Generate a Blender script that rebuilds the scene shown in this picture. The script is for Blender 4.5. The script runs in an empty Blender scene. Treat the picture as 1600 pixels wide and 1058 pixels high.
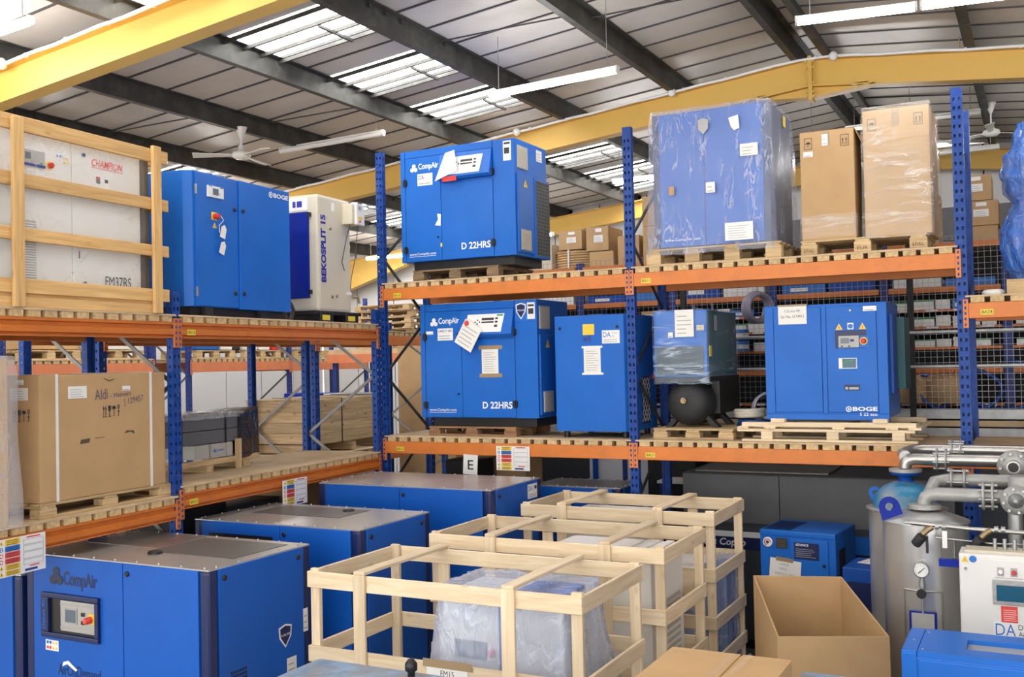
import bpy, bmesh, math, random
from mathutils import Vector, Matrix
random.seed(7)
SC = bpy.context.scene
COL = SC.collection

# ------------------------------------------------------------------ camera, world, exposure
R = math.radians
cam_d = bpy.data.cameras.new('camera')
cam_d.lens = 35.685
cam_d.sensor_width = 36.0
cam_d.clip_end = 200
cam = bpy.data.objects.new('camera', cam_d)
COL.objects.link(cam)
YAW, PITCH, ROLL = math.atan2(825, 1586), math.atan2(35, 1586), math.atan2(85, 3877)
fh = Vector((-math.sin(YAW), math.cos(YAW), 0)); r0 = Vector((math.cos(YAW), math.sin(YAW), 0)); u0 = Vector((0, 0, 1))
fw = fh*math.cos(PITCH)+u0*math.sin(PITCH); u1 = u0*math.cos(PITCH)-fh*math.sin(PITCH)
rt = r0*math.cos(ROLL)-u1*math.sin(ROLL); up = u1*math.cos(ROLL)+r0*math.sin(ROLL)
cam.matrix_world = Matrix(((rt.x, up.x, -fw.x, 6.195), (rt.y, up.y, -fw.y, -8.917), (rt.z, up.z, -fw.z, 2.85), (0, 0, 0, 1)))
SC.camera = cam

world = bpy.data.worlds.new('world'); SC.world = world
world.use_nodes = True
bg = world.node_tree.nodes['Background']
bg.inputs[0].default_value = (1.0, 0.97, 0.93, 1)
bg.inputs[1].default_value = 2.1
vs = SC.view_settings
vs.view_transform = 'Standard'; vs.look = 'None'; vs.gamma = 1.0; vs.use_curve_mapping = False
vs.exposure = 0.85
SKY_E, LAMP_E = 6.5, 30.0      # daylit roof lights, fluorescent tubes

# ------------------------------------------------------------------ materials
MATS = {}
def _mat(name):
    m = bpy.data.materials.new(name); m.use_nodes = True
    nt = m.node_tree
    return m, nt, nt.nodes['Principled BSDF']
def _n(nt, t, **k):
    n = nt.nodes.new(t)
    for a, v in k.items():
        try: setattr(n, a, v)
        except Exception: pass
    return n
def paint(name, col, rough=.45, metal=0, var=.06, scale=6, bump=0.0, bscale=60, spec=.5, dirt=None, dirt_amt=.35, dirt_scale=3, coat=0):
    """painted / plain surface: small mottling, optional dirt blotches and fine relief"""
    m, nt, b = _mat(name)
    tc = _n(nt, 'ShaderNodeTexCoord'); oi = _n(nt, 'ShaderNodeObjectInfo')
    add = _n(nt, 'ShaderNodeVectorMath', operation='ADD')
    nt.links.new(tc.outputs['Object'], add.inputs[0]); nt.links.new(oi.outputs['Location'], add.inputs[1])
    nz = _n(nt, 'ShaderNodeTexNoise'); nz.inputs['Scale'].default_value = scale; nz.inputs['Detail'].default_value = 4
    nt.links.new(add.outputs[0], nz.inputs['Vector'])
    rp = _n(nt, 'ShaderNodeValToRGB')
    c = Vector(col[:3])
    rp.color_ramp.elements[0].position = .3; rp.color_ramp.elements[1].position = .7
    rp.color_ramp.elements[0].color = (*(c*(1-var)), 1); rp.color_ramp.elements[1].color = (*[min(1, v*(1+var)) for v in c], 1)
    nt.links.new(nz.outputs['Fac'], rp.inputs[0])
    out = rp.outputs[0]
    if dirt:
        n2 = _n(nt, 'ShaderNodeTexNoise'); n2.inputs['Scale'].default_value = dirt_scale; n2.inputs['Detail'].default_value = 6; n2.inputs['Roughness'].default_value = .65
        nt.links.new(add.outputs[0], n2.inputs['Vector'])
        r2 = _n(nt, 'ShaderNodeValToRGB'); r2.color_ramp.elements[0].position = .48; r2.color_ramp.elements[1].position = .68
        r2.color_ramp.elements[1].color = (dirt_amt,)*3+(1,)
        nt.links.new(n2.outputs['Fac'], r2.inputs[0])
        mx = _n(nt, 'ShaderNodeMix', data_type='RGBA')
        nt.links.new(r2.outputs[0], mx.inputs['Factor']); nt.links.new(out, mx.inputs['A']); mx.inputs['B'].default_value = (*dirt, 1)
        out = mx.outputs['Result']
    nt.links.new(out, b.inputs['Base Color'])
    b.inputs['Roughness'].default_value = rough; b.inputs['Metallic'].default_value = metal
    b.inputs['Specular IOR Level'].default_value = spec; b.inputs['Coat Weight'].default_value = coat
    if bump:
        n3 = _n(nt, 'ShaderNodeTexNoise'); n3.inputs['Scale'].default_value = bscale; n3.inputs['Detail'].default_value = 3
        nt.links.new(add.outputs[0], n3.inputs['Vector'])
        bp = _n(nt, 'ShaderNodeBump'); bp.inputs['Strength'].default_value = bump; bp.inputs['Distance'].default_value = .02
        nt.links.new(n3.outputs['Fac'], bp.inputs['Height']); nt.links.new(bp.outputs[0], b.inputs['Normal'])
    MATS[name] = m
    return m
def wood(name, a, b_, knots=.5, rough=.7, grain=22):
    """grain runs along local x of each plank"""
    m, nt, b = _mat(name)
    tc = _n(nt, 'ShaderNodeTexCoord'); oi = _n(nt, 'ShaderNodeObjectInfo')
    mp = _n(nt, 'ShaderNodeMapping'); mp.inputs['Scale'].default_value = (1.6, grain, grain)
    add = _n(nt, 'ShaderNodeVectorMath', operation='ADD'); sc = _n(nt, 'ShaderNodeVectorMath', operation='SCALE')
    nt.links.new(oi.outputs['Location'], sc.inputs[0]); sc.inputs['Scale'].default_value = 3.7
    nt.links.new(tc.outputs['Object'], add.inputs[0]); nt.links.new(sc.outputs[0], add.inputs[1])
    nt.links.new(add.outputs[0], mp.inputs['Vector'])
    nz = _n(nt, 'ShaderNodeTexNoise'); nz.inputs['Scale'].default_value = 1.5; nz.inputs['Detail'].default_value = 5; nz.inputs['Distortion'].default_value = .6
    nt.links.new(mp.outputs[0], nz.inputs['Vector'])
    rp = _n(nt, 'ShaderNodeValToRGB'); rp.color_ramp.elements[0].position = .32; rp.color_ramp.elements[1].position = .66
    rp.color_ramp.elements[0].color = (*a, 1); rp.color_ramp.elements[1].color = (*b_, 1)
    nt.links.new(nz.outputs['Fac'], rp.inputs[0])
    m2 = _n(nt, 'ShaderNodeMapping'); m2.inputs['Scale'].default_value = (4, 9, 9)
    nt.links.new(add.outputs[0], m2.inputs['Vector'])
    vo = _n(nt, 'ShaderNodeTexVoronoi'); vo.inputs['Scale'].default_value = 1.0
    nt.links.new(m2.outputs[0], vo.inputs['Vector'])
    r2 = _n(nt, 'ShaderNodeValToRGB'); r2.color_ramp.elements[0].position = .04; r2.color_ramp.elements[1].position = .17
    r2.color_ramp.elements[0].color = (knots, knots, knots, 1); r2.color_ramp.elements[1].color = (0, 0, 0, 1)
    nt.links.new(vo.outputs['Distance'], r2.inputs[0])
    mx = _n(nt, 'ShaderNodeMix', data_type='RGBA'); mx.inputs['B'].default_value = (a[0]*.45, a[1]*.36, a[2]*.3, 1)
    nt.links.new(r2.outputs[0], mx.inputs['Factor']); nt.links.new(rp.outputs[0], mx.inputs['A'])
    hs = _n(nt, 'ShaderNodeHueSaturation')
    mr = _n(nt, 'ShaderNodeMapRange'); mr.inputs['To Min'].default_value = .86; mr.inputs['To Max'].default_value = 1.1
    nt.links.new(oi.outputs['Random'], mr.inputs['Value']); nt.links.new(mr.outputs[0], hs.inputs['Value'])
    nt.links.new(mx.outputs['Result'], hs.inputs['Color']); nt.links.new(hs.outputs[0], b.inputs['Base Color'])
    b.inputs['Roughness'].default_value = rough; b.inputs['Specular IOR Level'].default_value = .25
    bp = _n(nt, 'ShaderNodeBump'); bp.inputs['Strength'].default_value = .15; bp.inputs['Distance'].default_value = .01
    nt.links.new(nz.outputs['Fac'], bp.inputs['Height']); nt.links.new(bp.outputs[0], b.inputs['Normal'])
    MATS[name] = m
def emit(name, col, s):
    m, nt, b = _mat(name)
    b.inputs['Base Color'].default_value = (*col, 1); b.inputs['Emission Color'].default_value = (*col, 1); b.inputs['Emission Strength'].default_value = s
    MATS[name] = m
def film(name, col, base, crease, rough=.22, bump=.6, scale=7, stretch=(1, 1, 1), width=.035):
    """thin polythene: see-through sheet with thin creases that catch the light"""
    m, nt, b = _mat(name)
    out = nt.nodes['Material Output']
    tc = _n(nt, 'ShaderNodeTexCoord'); mp = _n(nt, 'ShaderNodeMapping'); mp.inputs['Scale'].default_value = stretch
    nt.links.new(tc.outputs['Object'], mp.inputs['Vector'])
    nz = _n(nt, 'ShaderNodeTexNoise'); nz.inputs['Scale'].default_value = scale; nz.inputs['Detail'].default_value = 3; nz.inputs['Distortion'].default_value = 1.0
    nt.links.new(mp.outputs[0], nz.inputs['Vector'])
    sb = _n(nt, 'ShaderNodeMath', operation='SUBTRACT'); sb.inputs[1].default_value = .5
    ab = _n(nt, 'ShaderNodeMath', operation='ABSOLUTE'); nt.links.new(nz.outputs['Fac'], sb.inputs[0]); nt.links.new(sb.outputs[0], ab.inputs[0])
    n2 = _n(nt, 'ShaderNodeTexNoise'); n2.inputs['Scale'].default_value = scale*.45; n2.inputs['Detail'].default_value = 2
    nt.links.new(mp.outputs[0], n2.inputs['Vector'])
    mr = _n(nt, 'ShaderNodeMapRange'); mr.inputs['From Min'].default_value = 0; mr.inputs['From Max'].default_value = width
    mr.inputs['To Min'].default_value = crease; mr.inputs['To Max'].default_value = 0
    nt.links.new(ab.outputs[0], mr.inputs['Value'])
    gate = _n(nt, 'ShaderNodeMapRange'); gate.inputs['From Min'].default_value = .45; gate.inputs['From Max'].default_value = .65
    nt.links.new(n2.outputs['Fac'], gate.inputs['Value'])
    mu = _n(nt, 'ShaderNodeMath', operation='MULTIPLY'); nt.links.new(mr.outputs[0], mu.inputs[0]); nt.links.new(gate.outputs[0], mu.inputs[1])
    ad = _n(nt, 'ShaderNodeMath', operation='ADD', use_clamp=True); ad.inputs[1].default_value = base; nt.links.new(mu.outputs[0], ad.inputs[0])
    tr = _n(nt, 'ShaderNodeBsdfTransparent'); mx = _n(nt, 'ShaderNodeMixShader')
    b.inputs['Base Color'].default_value = (*col, 1); b.inputs['Roughness'].default_value = rough; b.inputs['Specular IOR Level'].default_value = .9
    bp = _n(nt, 'ShaderNodeBump'); bp.inputs['Strength'].default_value = bump; bp.inputs['Distance'].default_value = .05
    nt.links.new(nz.outputs['Fac'], bp.inputs['Height']); nt.links.new(bp.outputs[0], b.inputs['Normal'])
    nt.links.new(ad.outputs[0], mx.inputs[0]); nt.links.new(tr.outputs[0], mx.inputs[1]); nt.links.new(b.outputs[0], mx.inputs[2])
    nt.links.new(mx.outputs[0], out.inputs['Surface'])
    MATS[name] = m

paint('blue', (.008, .130, .54), .42, spec=.3, var=.05, scale=3, dirt=(.05, .2, .6), dirt_amt=.12, dirt_scale=2)
paint('blue_deep', (.006, .07, .36), .42, spec=.3, var=.05, scale=3)
paint('blue_pale', (.014, .15, .60), .4, spec=.3, var=.05, scale=3)
paint('navy', (.006, .016, .09), .4)
paint('royal', (.003, .018, .27), .45, spec=.2, var=.03)
paint('post_blue', (.006, .05, .27), .48, spec=.3, var=.1, scale=9, dirt=(.12, .16, .3), dirt_amt=.25, dirt_scale=14)
paint('post_far', (.012, .035, .20), .5, var=.1)
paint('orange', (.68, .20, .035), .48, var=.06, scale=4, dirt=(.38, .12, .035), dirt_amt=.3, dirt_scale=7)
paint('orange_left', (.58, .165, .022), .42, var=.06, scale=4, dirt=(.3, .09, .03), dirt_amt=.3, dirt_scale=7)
paint('orange_far', (.66, .21, .09), .6)
paint('yellow', (.70, .44, .095), .5, var=.04, scale=1.5, dirt=(.52, .31, .06), dirt_amt=.3, dirt_scale=1.5)
paint('panel', (.62, .585, .54), .42, var=.07, scale=1.6, dirt=(.46, .42, .37), dirt_amt=.4, dirt_scale=1.1, spec=.6)
paint('deck_dark', (.02, .02, .02), .9)
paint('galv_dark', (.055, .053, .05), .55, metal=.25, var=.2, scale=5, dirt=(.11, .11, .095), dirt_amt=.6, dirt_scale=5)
paint('galv', (.42, .43, .43), .42, metal=.7, var=.14, scale=12)
paint('steel', (.47, .46, .44), .33, metal=.9, var=.12, scale=5, bump=.12, bscale=7)
paint('steel_clad', (.66, .66, .65), .28, metal=.72, var=.1, scale=2, bump=.15, bscale=3)
paint('steel_top', (.52, .505, .48), .3, metal=.6, var=.12, scale=3, dirt=(.3, .28, .25), dirt_amt=.4, dirt_scale=3)
paint('steel_dark', (.17, .165, .155), .4, metal=.5, var=.12)
paint('grey_cast', (.36, .36, .35), .45, metal=.3, var=.1, scale=14, bump=.2, bscale=40)
paint('grey_box', (.12, .125, .135), .5, var=.05)
paint('charcoal', (.042, .05, .06), .45, var=.06)
paint('black', (.008, .008, .009), .45)
paint('black_soft', (.018, .018, .02), .6, var=.2, scale=12)
paint('white', (.74, .73, .70), .4, var=.02)
paint('cream', (.60, .55, .43), .42, var=.03, dirt=(.45, .40, .3), dirt_amt=.25)
paint('white_wall', (.72, .73, .74), .6, var=.03, scale=1)
paint('paper', (.80, .79, .75), .6, var=.02)
paint('label_white', (.82, .82, .80), .45, var=.01)
paint('ink', (.03, .03, .035), .6)
paint('ink_blue', (.03, .05, .22), .6)
paint('ink_grey', (.36, .36, .37), .6)
paint('blue_shaded', (.006, .098, .47), .42, spec=.3, var=.05, scale=3)  # machine blue darkened to carry the shade on the floor compressors
paint('pen', (.13, .10, .14), .7)
paint('letter_white', (.85, .86, .87), .4, var=.01)
paint('letter_navy', (.006, .012, .06), .4)
paint('bek_blue', (.012, .018, .32), .4)
paint('red', (.62, .03, .02), .4)
paint('sign_red', (.72, .07, .05), .45)
paint('sign_yellow', (.82, .55, .04), .45)
paint('sign_blue', (.02, .17, .55), .45)
paint('tag_yellow', (.78, .62, .05), .5)
paint('green', (.03, .30, .08), .5)
paint('teal', (.008, .09, .11), .5)
paint('tank_cyan', (.015, .20, .38), .35, var=.12, scale=5, dirt=(.28, .28, .27), dirt_amt=.8, dirt_scale=3)
paint('oldlid', (.20, .29, .42), .55, var=.3, scale=9, dirt=(.26, .22, .17), dirt_amt=.95, dirt_scale=6)
paint('slate', (.035, .06, .085), .4, var=.3, scale=9)
paint('lcd', (.13, .16, .20), .18)
paint('lcd_blue', (.02, .10, .17), .15)
paint('screen_grey', (.40, .40, .38), .3)
paint('tape', (.34, .24, .13), .35, var=.05)
paint('kraft_dark', (.10, .065, .04), .7)
paint('strap', (.78, .77, .75), .4)
paint('carton', (.50, .325, .165), .75, var=.06, scale=4, spec=.2, bump=.06, bscale=50)
paint('carton_light', (.55, .36, .18), .75, var=.06, scale=4, spec=.2)
paint('carton_far', (.50, .33, .17), .8, var=.08, scale=5, spec=.2)
paint('ply', (.60, .45, .28), .7, var=.12, scale=3, spec=.2, dirt=(.30, .22, .14), dirt_amt=.5, dirt_scale=2.2)
paint('floor_concrete', (.20, .195, .185), .6, var=.15, scale=1.2, dirt=(.11, .105, .1), dirt_amt=.5, dirt_scale=.8)
paint('cable', (.05, .05, .055), .5)
paint('hose_clear', (.32, .30, .38), .22, var=.1, spec=.7)
paint('hose_blue', (.008, .05, .25), .35)
paint('hose_cream', (.55, .52, .42), .4)
paint('wire', (.33, .33, .34), .4, metal=.7)
paint('brass', (.30, .22, .12), .4, metal=.7)
paint('styro', (.85, .85, .83), .7)
wood('wood_new', (.70, .545, .35), (.83, .69, .49), .35)
wood('wood_warm', (.56, .335, .13), (.74, .48, .21), .35)
wood('wood_pallet', (.42, .29, .15), (.62, .46, .26), .35)
wood('wood_old', (.15, .10, .06), (.28, .20, .12), .3)
wood('wood_brown', (.24, .13, .065), (.38, .22, .12), .3)
wood('wood_case', (.44, .30, .16), (.63, .46, .27), .8)
wood('batten', (.50, .34, .165), (.70, .51, .28), .2)
emit('tube_light', (1.0, .98, .97), LAMP_E)
emit('skylight', (1.0, .99, .95), SKY_E)
film('film_clear', (.90, .91, .94), .09, .22, scale=6, bump=.25)
film('film_bag', (.58, .68, .93), .40, .45, scale=6, stretch=(1.3, 1.3, .7), bump=.8, rough=.14)
film('film_haze', (.62, .68, .88), .22, .35, scale=13, stretch=(1.5, 1.5, .4), rough=.25, width=.07, bump=.5)
film('film_white', (.84, .85, .88), .30, .12, scale=5, stretch=(1.5, 1.5, .6), width=.05, bump=.35)
film('film_blue', (.05, .19, .68), .62, .3, rough=.12, scale=9, stretch=(1.6, 1.6, .6), bump=1.0, width=.06)
film('film_wrap', (.88, .84, .78), .16, .5, rough=.12, scale=4, stretch=(.7, .7, 3.0), width=.07, bump=.5)
film('film_thin', (.62, .76, .92), .13, .75, rough=.12, scale=3.5, stretch=(.6, .6, 4.0), width=.06, bump=.6)
film('film_black', (.02, .02, .023), .93, .07, rough=.18, scale=5)
# ------------------------------------------------------------------ mesh helpers
def M(n): return MATS[n]
def link(o, par=None, loc=(0, 0, 0), rot=(0, 0, 0)):
    COL.objects.link(o); o.location = loc; o.rotation_euler = rot
    if par is not None: o.parent = par
    return o
def root(name, label, cat, loc=(0, 0, 0), rz=0, group=None):
    o = bpy.data.objects.new(name, None); o.empty_display_size = .1
    link(o, None, loc, (0, 0, rz)); tag(o, label, cat, group)
    return o
def tag(o, label=None, cat=None, group=None, kind=None):
    if label: o['label'] = label
    if cat: o['category'] = cat
    if group: o['group'] = group
    if kind: o['kind'] = kind
    return o
class MB:
    """collects shapes and links them as one mesh object"""
    def __init__(s): s.v = []; s.f = []; s.sm = []
    def add(s, vs, fs, smooth=False):
        k = len(s.v); s.v += [tuple(v) for v in vs]
        for f in fs: s.f.append(tuple(i+k for i in f)); s.sm.append(smooth)
        return s
    def box(s, x0, y0, z0, x1, y1, z1):
        return s.add([(x0, y0, z0), (x1, y0, z0), (x1, y1, z0), (x0, y1, z0), (x0, y0, z1), (x1, y0, z1), (x1, y1, z1), (x0, y1, z1)],
              [(0, 3, 2, 1), (4, 5, 6, 7), (0, 1, 5, 4), (1, 2, 6, 5), (2, 3, 7, 6), (3, 0, 4, 7)])
    def hexa(s, p):   # 8 corners: bottom 4 then top 4, counter-clockwise from above
        return s.add(p, [(0, 3, 2, 1), (4, 5, 6, 7), (0, 1, 5, 4), (1, 2, 6, 5), (2, 3, 7, 6), (3, 0, 4, 7)])
    def tube(s, pts, r, n=10, cap=True, closed=False):
        pts = [Vector(p) for p in pts]; N = len(pts); rings = []
        prev = None
        for i, p in enumerate(pts):
            a = pts[(i-1) % N] if (i > 0 or closed) else p
            b = pts[(i+1) % N] if (i < N-1 or closed) else p
            t = (b-a).normalized()
            if prev is None:
                ref = Vector((0, 0, 1)) if abs(t.z) < .9 else Vector((1, 0, 0))
                u = t.cross(ref).normalized()
            else:
                u = (prev-t*prev.dot(t)).normalized()
            prev = u; w = t.cross(u)
            rr = r[i] if isinstance(r, (list, tuple)) else r
            rings.append([p+(u*math.cos(2*math.pi*k/n)+w*math.sin(2*math.pi*k/n))*rr for k in range(n)])
        vs = [v for q in rings for v in q]; fs = []
        for i in range(N if closed else N-1):
            j = (i+1) % N
            for k in range(n):
                k2 = (k+1) % n
                fs.append((i*n+k, i*n+k2, j*n+k2, j*n+k))
        s.add(vs, fs, True)
        if cap and not closed:
            s.add(rings[0], [tuple(range(n))]); s.add(rings[-1], [tuple(reversed(range(n)))])
        return s
    def lathe(s, prof, c=(0, 0, 0), n=24, axis='z', smooth=True):
        vs = []; fs = []
        for r, h in prof:
            for k in range(n):
                a = 2*math.pi*k/n; x, y, z = r*math.cos(a), r*math.sin(a), h
                if axis == 'y': x, y, z = x, z, -y
                elif axis == 'x': x, y, z = z, x, y
                vs.append((c[0]+x, c[1]+y, c[2]+z))
        for i in range(len(prof)-1):
            for k in range(n):
                k2 = (k+1) % n
                fs.append((i*n+k, i*n+k2, (i+1)*n+k2, (i+1)*n+k))
        s.add(vs, fs, smooth)
        for i, rv in ((0, True), (len(prof)-1, False)):
            if prof[i][0] > 1e-5:
                ring = vs[i*n:(i+1)*n]; s.add(ring, [tuple(reversed(range(n))) if rv else tuple(range(n))])
        return s
    def prism(s, poly, y0, y1):   # polygon in x,z extruded along y
        n = len(poly); vs = [(x, y0, z) for x, z in poly]+[(x, y1, z) for x, z in poly]
        fs = [tuple(range(n)), tuple(reversed(range(n, 2*n)))]+[(i, i+n, (i+1) % n+n, (i+1) % n) for i in range(n)]
        return s.add(vs, fs)
    def prism_x(s, poly, x0, x1):  # polygon in y,z extruded along x
        n = len(poly); vs = [(x0, y, z) for y, z in poly]+[(x1, y, z) for y, z in poly]
        fs = [tuple(reversed(range(n))), tuple(range(n, 2*n))]+[(i, (i+1) % n, (i+1) % n+n, i+n) for i in range(n)]
        return s.add(vs, fs)
    def mesh(s, name, mat, bev=0, seg=2):
        me = bpy.data.meshes.new(name); me.from_pydata(s.v, [], s.f)
        bm = bmesh.new(); bm.from_mesh(me)
        for f, q in zip(bm.faces, s.sm): f.smooth = q
        bmesh.ops.recalc_face_normals(bm, faces=bm.faces)
        if bev:
            bmesh.ops.bevel(bm, geom=[e for e in bm.edges if len(e.link_faces) == 2 and e.calc_face_angle(0) > .6], offset=bev, segments=seg, profile=.6, affect='EDGES', clamp_overlap=True)
        bm.to_mesh(me); bm.free()
        me.materials.append(M(mat))
        return me
    def build(s, name, mat, par=None, loc=(0, 0, 0), rot=(0, 0, 0), bev=0, seg=2):
        return link(bpy.data.objects.new(name, s.mesh(name, mat, bev, seg)), par, loc, rot)
BOXES = {}
def box(name, mat, par, x0, y0, z0, x1, y1, z1, bev=0, rot=(0, 0, 0)):
    """axis box as its own object; alike boxes share mesh data"""
    if x1 < x0: x0, x1 = x1, x0
    if y1 < y0: y0, y1 = y1, y0
    if z1 < z0: z0, z1 = z1, z0
    dx, dy, dz = round((x1-x0)/2, 4), round((y1-y0)/2, 4), round((z1-z0)/2, 4)
    k = (dx, dy, dz, bev, mat)
    if k not in BOXES:
        BOXES[k] = MB().box(-dx, -dy, -dz, dx, dy, dz).mesh(name, mat, min(bev, dx*.9, dy*.9, dz*.9))
    return link(bpy.data.objects.new(name, BOXES[k]), par, ((x0+x1)/2, (y0+y1)/2, (z0+z1)/2), rot)
def plank(name, mat, par, p0, p1, w, t, up=(0, 0, 1), bev=.003):
    """board from p0 to p1 (centre line), local x along it; w measured along 'up', t across"""
    p0, p1 = Vector(p0), Vector(p1); d = p1-p0; Lh = round(d.length/2, 3); x = d.normalized()
    z = Vector(up); z = (z-x*z.dot(x)).normalized(); y = z.cross(x)
    k = ('pl', Lh, w, t, mat)
    if k not in BOXES: BOXES[k] = MB().box(-Lh, -t/2, -w/2, Lh, t/2, w/2).mesh(name, mat, bev, 1)
    o = bpy.data.objects.new(name, BOXES[k]); COL.objects.link(o)
    o.parent = par
    m = Matrix((x, y, z)).transposed().to_4x4(); m.translation = (p0+p1)/2
    o.matrix_local = m
    return o
def copy_tree(o, par=None):
    c = o.copy(); COL.objects.link(c); c.parent = par
    for ch in list(o.children): copy_tree(ch, c)
    return c
TXT = {}
FACE = {'front': (R(90), 0, 0), 'right': (R(90), 0, R(90)), 'left': (R(90), 0, R(-90)), 'top': (0, 0, 0)}
def text(name, s, mat, par, at, w=None, h=None, face='front', bold=0.0, spin=0, shear=0):
    """flat lettering; 'at' is its lower-left corner, w / h the size of the lettering"""
    key = (s, bold, shear)
    if key not in TXT:
        cu = bpy.data.curves.new('lettering', 'FONT'); cu.body = s; cu.size = 1; cu.offset = bold; cu.resolution_u = 3; cu.shear = shear; cu.space_line = 1.0
        ob = bpy.data.objects.new('lettering', cu)
        me = bpy.data.meshes.new_from_object(ob)
        bpy.data.objects.remove(ob)
        xs = [v.co.x for v in me.vertices]; ys = [v.co.y for v in me.vertices]
        TXT[key] = (me, min(xs), max(xs), min(ys), max(ys))
    me, a, b, c, d = TXT[key]
    if w is None: w = (b-a)*h/(d-c)
    if h is None: h = (d-c)*w/(b-a)
    m2 = me.copy(); m2.materials.clear(); m2.materials.append(M(mat))
    for v in m2.vertices: v.co = ((v.co.x-a)*w/(b-a), (v.co.y-c)*h/(d-c), 0)
    o = bpy.data.objects.new(name, m2); COL.objects.link(o); o.parent = par
    o.matrix_local = Matrix.Translation(at) @ Matrix.Rotation(FACE[face][2], 4, 'Z') @ Matrix.Rotation(FACE[face][0], 4, 'X') @ Matrix.Rotation(spin, 4, 'Z')
    return o
def flat(name, mat, par, polys, at, face='front', spin=0, t=.0015):
    """flat print or sticker from polygons in the plane (u right, v up); a thin solid"""
    mb = MB()
    for p in polys:
        n = len(p)
        mb.add([(u, v, 0) for u, v in p]+[(u, v, t) for u, v in p], [tuple(reversed(range(n))), tuple(range(n, 2*n))]+[(i, (i+1) % n, (i+1) % n+n, i+n) for i in range(n)])
    o = mb.build(name, mat, par)
    o.matrix_local = Matrix.Translation(at) @ Matrix.Rotation(FACE[face][2], 4, 'Z') @ Matrix.Rotation(FACE[face][0], 4, 'X') @ Matrix.Rotation(spin, 4, 'Z')
    return o
def rect(u0, v0, u1, v1): return [(u0, v0), (u1, v0), (u1, v1), (u0, v1)]
def disc(cx, cy, r, n=20, a0=0): return [(cx+r*math.cos(a0+2*math.pi*k/n), cy+r*math.sin(a0+2*math.pi*k/n)) for k in range(n)]
def lines(u0, v0, u1, v1, n, fill=.35, rag=.3, seed=1):
    rd = random.Random(seed); st = (v1-v0)/n
    return [rect(u0, v0+st*i, u0+(u1-u0)*(1-rag*rd.random()), v0+st*(i+fill)) for i in range(n)]
def notice(name, par, u, v, w, h, y, n=7, mat='paper', ink='ink_grey', face='front', spin=0, seed=3, off=.0015, label=None):
    """sheet of paper or printed label with rows of small print"""
    at = {'front': (u, y, v), 'right': (y, u, v), 'left': (y, u, v), 'top': (u, v, y)}[face]
    p = flat(name, mat, par, [rect(0, 0, w, h)], at, face, spin)
    if n:
        q = flat('small_print', ink, p, lines(w*.12, h*.12, w*.88, h*.9, n, .2, .4, seed), (0, 0, 0), 'top', t=.0008)
        q.location = (0, 0, .0016)
    if label: p['label'] = label
    return p
def knob(name, mat, par, c, r=.012, d=.012, face='front', n=12):
    mb = MB(); ax = {'front': 'y', 'right': 'x', 'top': 'z'}[face]
    sgn = -1 if face == 'front' else 1
    mb.lathe([(r, 0), (r, sgn*d*.7), (r*.7, sgn*d)], c, n, ax)
    return mb.build(name, mat, par)
def trefoil(name, mat, par, at, s, face='front'):
    """three-lobed emblem"""
    P = []
    for k in range(72):
        th = 2*math.pi*k/72; d = abs((th-R(90)+R(60)) % R(120)-R(60)); q = .235**2-(.27*math.sin(d))**2
        r = .27*math.cos(d)+math.sqrt(q) if q > 0 else .15
        P.append(((.5+r*math.cos(th))*s, (.46+r*math.sin(th))*s))
    return flat(name, mat, par, [P], at, face)
def shield(par, at, w, h, face='front', name='shield_sticker', dark='navy'):
    o = flat(name, 'label_white', par, [[(0, h*.9), (w*.5, h), (w, h*.9), (w*.95, h*.45), (w*.5, 0), (w*.05, h*.45)]], at, face)
    q = flat('shield_face', dark, o, [[(w*.1, h*.84), (w*.5, h*.93), (w*.9, h*.84), (w*.86, h*.47), (w*.5, h*.09), (w*.14, h*.47)]], (0, 0, 0), 'top', t=.0012); q.location = (0, 0, .0012)
    b = text('lettering', 'ASSURE', 'letter_white', o, (w*.14, h*.5, .003), w*.72, h*.1, 'top')
    return o
def tri_sign(par, at, s, face='front'):
    o = flat('warning_triangle', 'sign_yellow', par, [[(0, 0), (s, 0), (s*.5, s*.9)]], at, face)
    q = flat('warning_mark', 'ink', o, [[(s*.46, s*.2), (s*.56, s*.2), (s*.5, s*.6)]], (0, 0, 0), 'top', t=.0008); q.location = (0, 0, .0016)
    return o
# ------------------------------------------------------------------ building shell
RIDGE, SLOPE = 3.95, .104
def rz_top(x): return 6.245-SLOPE*abs(RIDGE-x)          # top of the rafters
TH = math.atan(SLOPE)
YB0, YB1 = -12.0, 9.6
fl = box('floor', 'floor_concrete', None, -8.6, -14, -.1, 13.5, 9.7, 0); tag(fl, 'grey concrete warehouse floor', None, kind='structure')
def clad_wall(name, label, x0, y0, x1, y1, h, pitch=1.0, mat='white_wall'):
    """sheet wall of upright panels with open joints"""
    base = bpy.data.objects.new(name, None); link(base); tag(base, label, None, kind='structure')
    L_ = math.hypot(x1-x0, y1-y0); n = int(L_/pitch); dx, dy = (x1-x0)/n, (y1-y0)/n
    for i in range(n):
        xa, ya = x0+dx*i, y0+dy*i
        if abs(dx) > abs(dy): box('wall_panel', mat, base, xa+.012, ya, 0, xa+dx-.012, ya+.05, h, .004)
        else: box('wall_panel', mat, base, xa-.05, ya+.012, 0, xa, ya+dy-.012, h, .004)
    if abs(dx) > abs(dy): box('wall_backing', 'charcoal', base, x0, y0+.05, 0, x1, y0+.1, h)
    else: box('wall_backing', 'charcoal', base, x0-.1, y0, 0, x0-.05, y1, h)
    return base
clad_wall('wall_left', 'white panelled side wall behind the far racks', -8.3, -9, -8.3, 9.6, 5.0, .98)
clad_wall('wall_back', 'pale panelled end wall of the warehouse', -8.3, 9.6, 13.3, 9.6, 6.3, .98)
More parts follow.
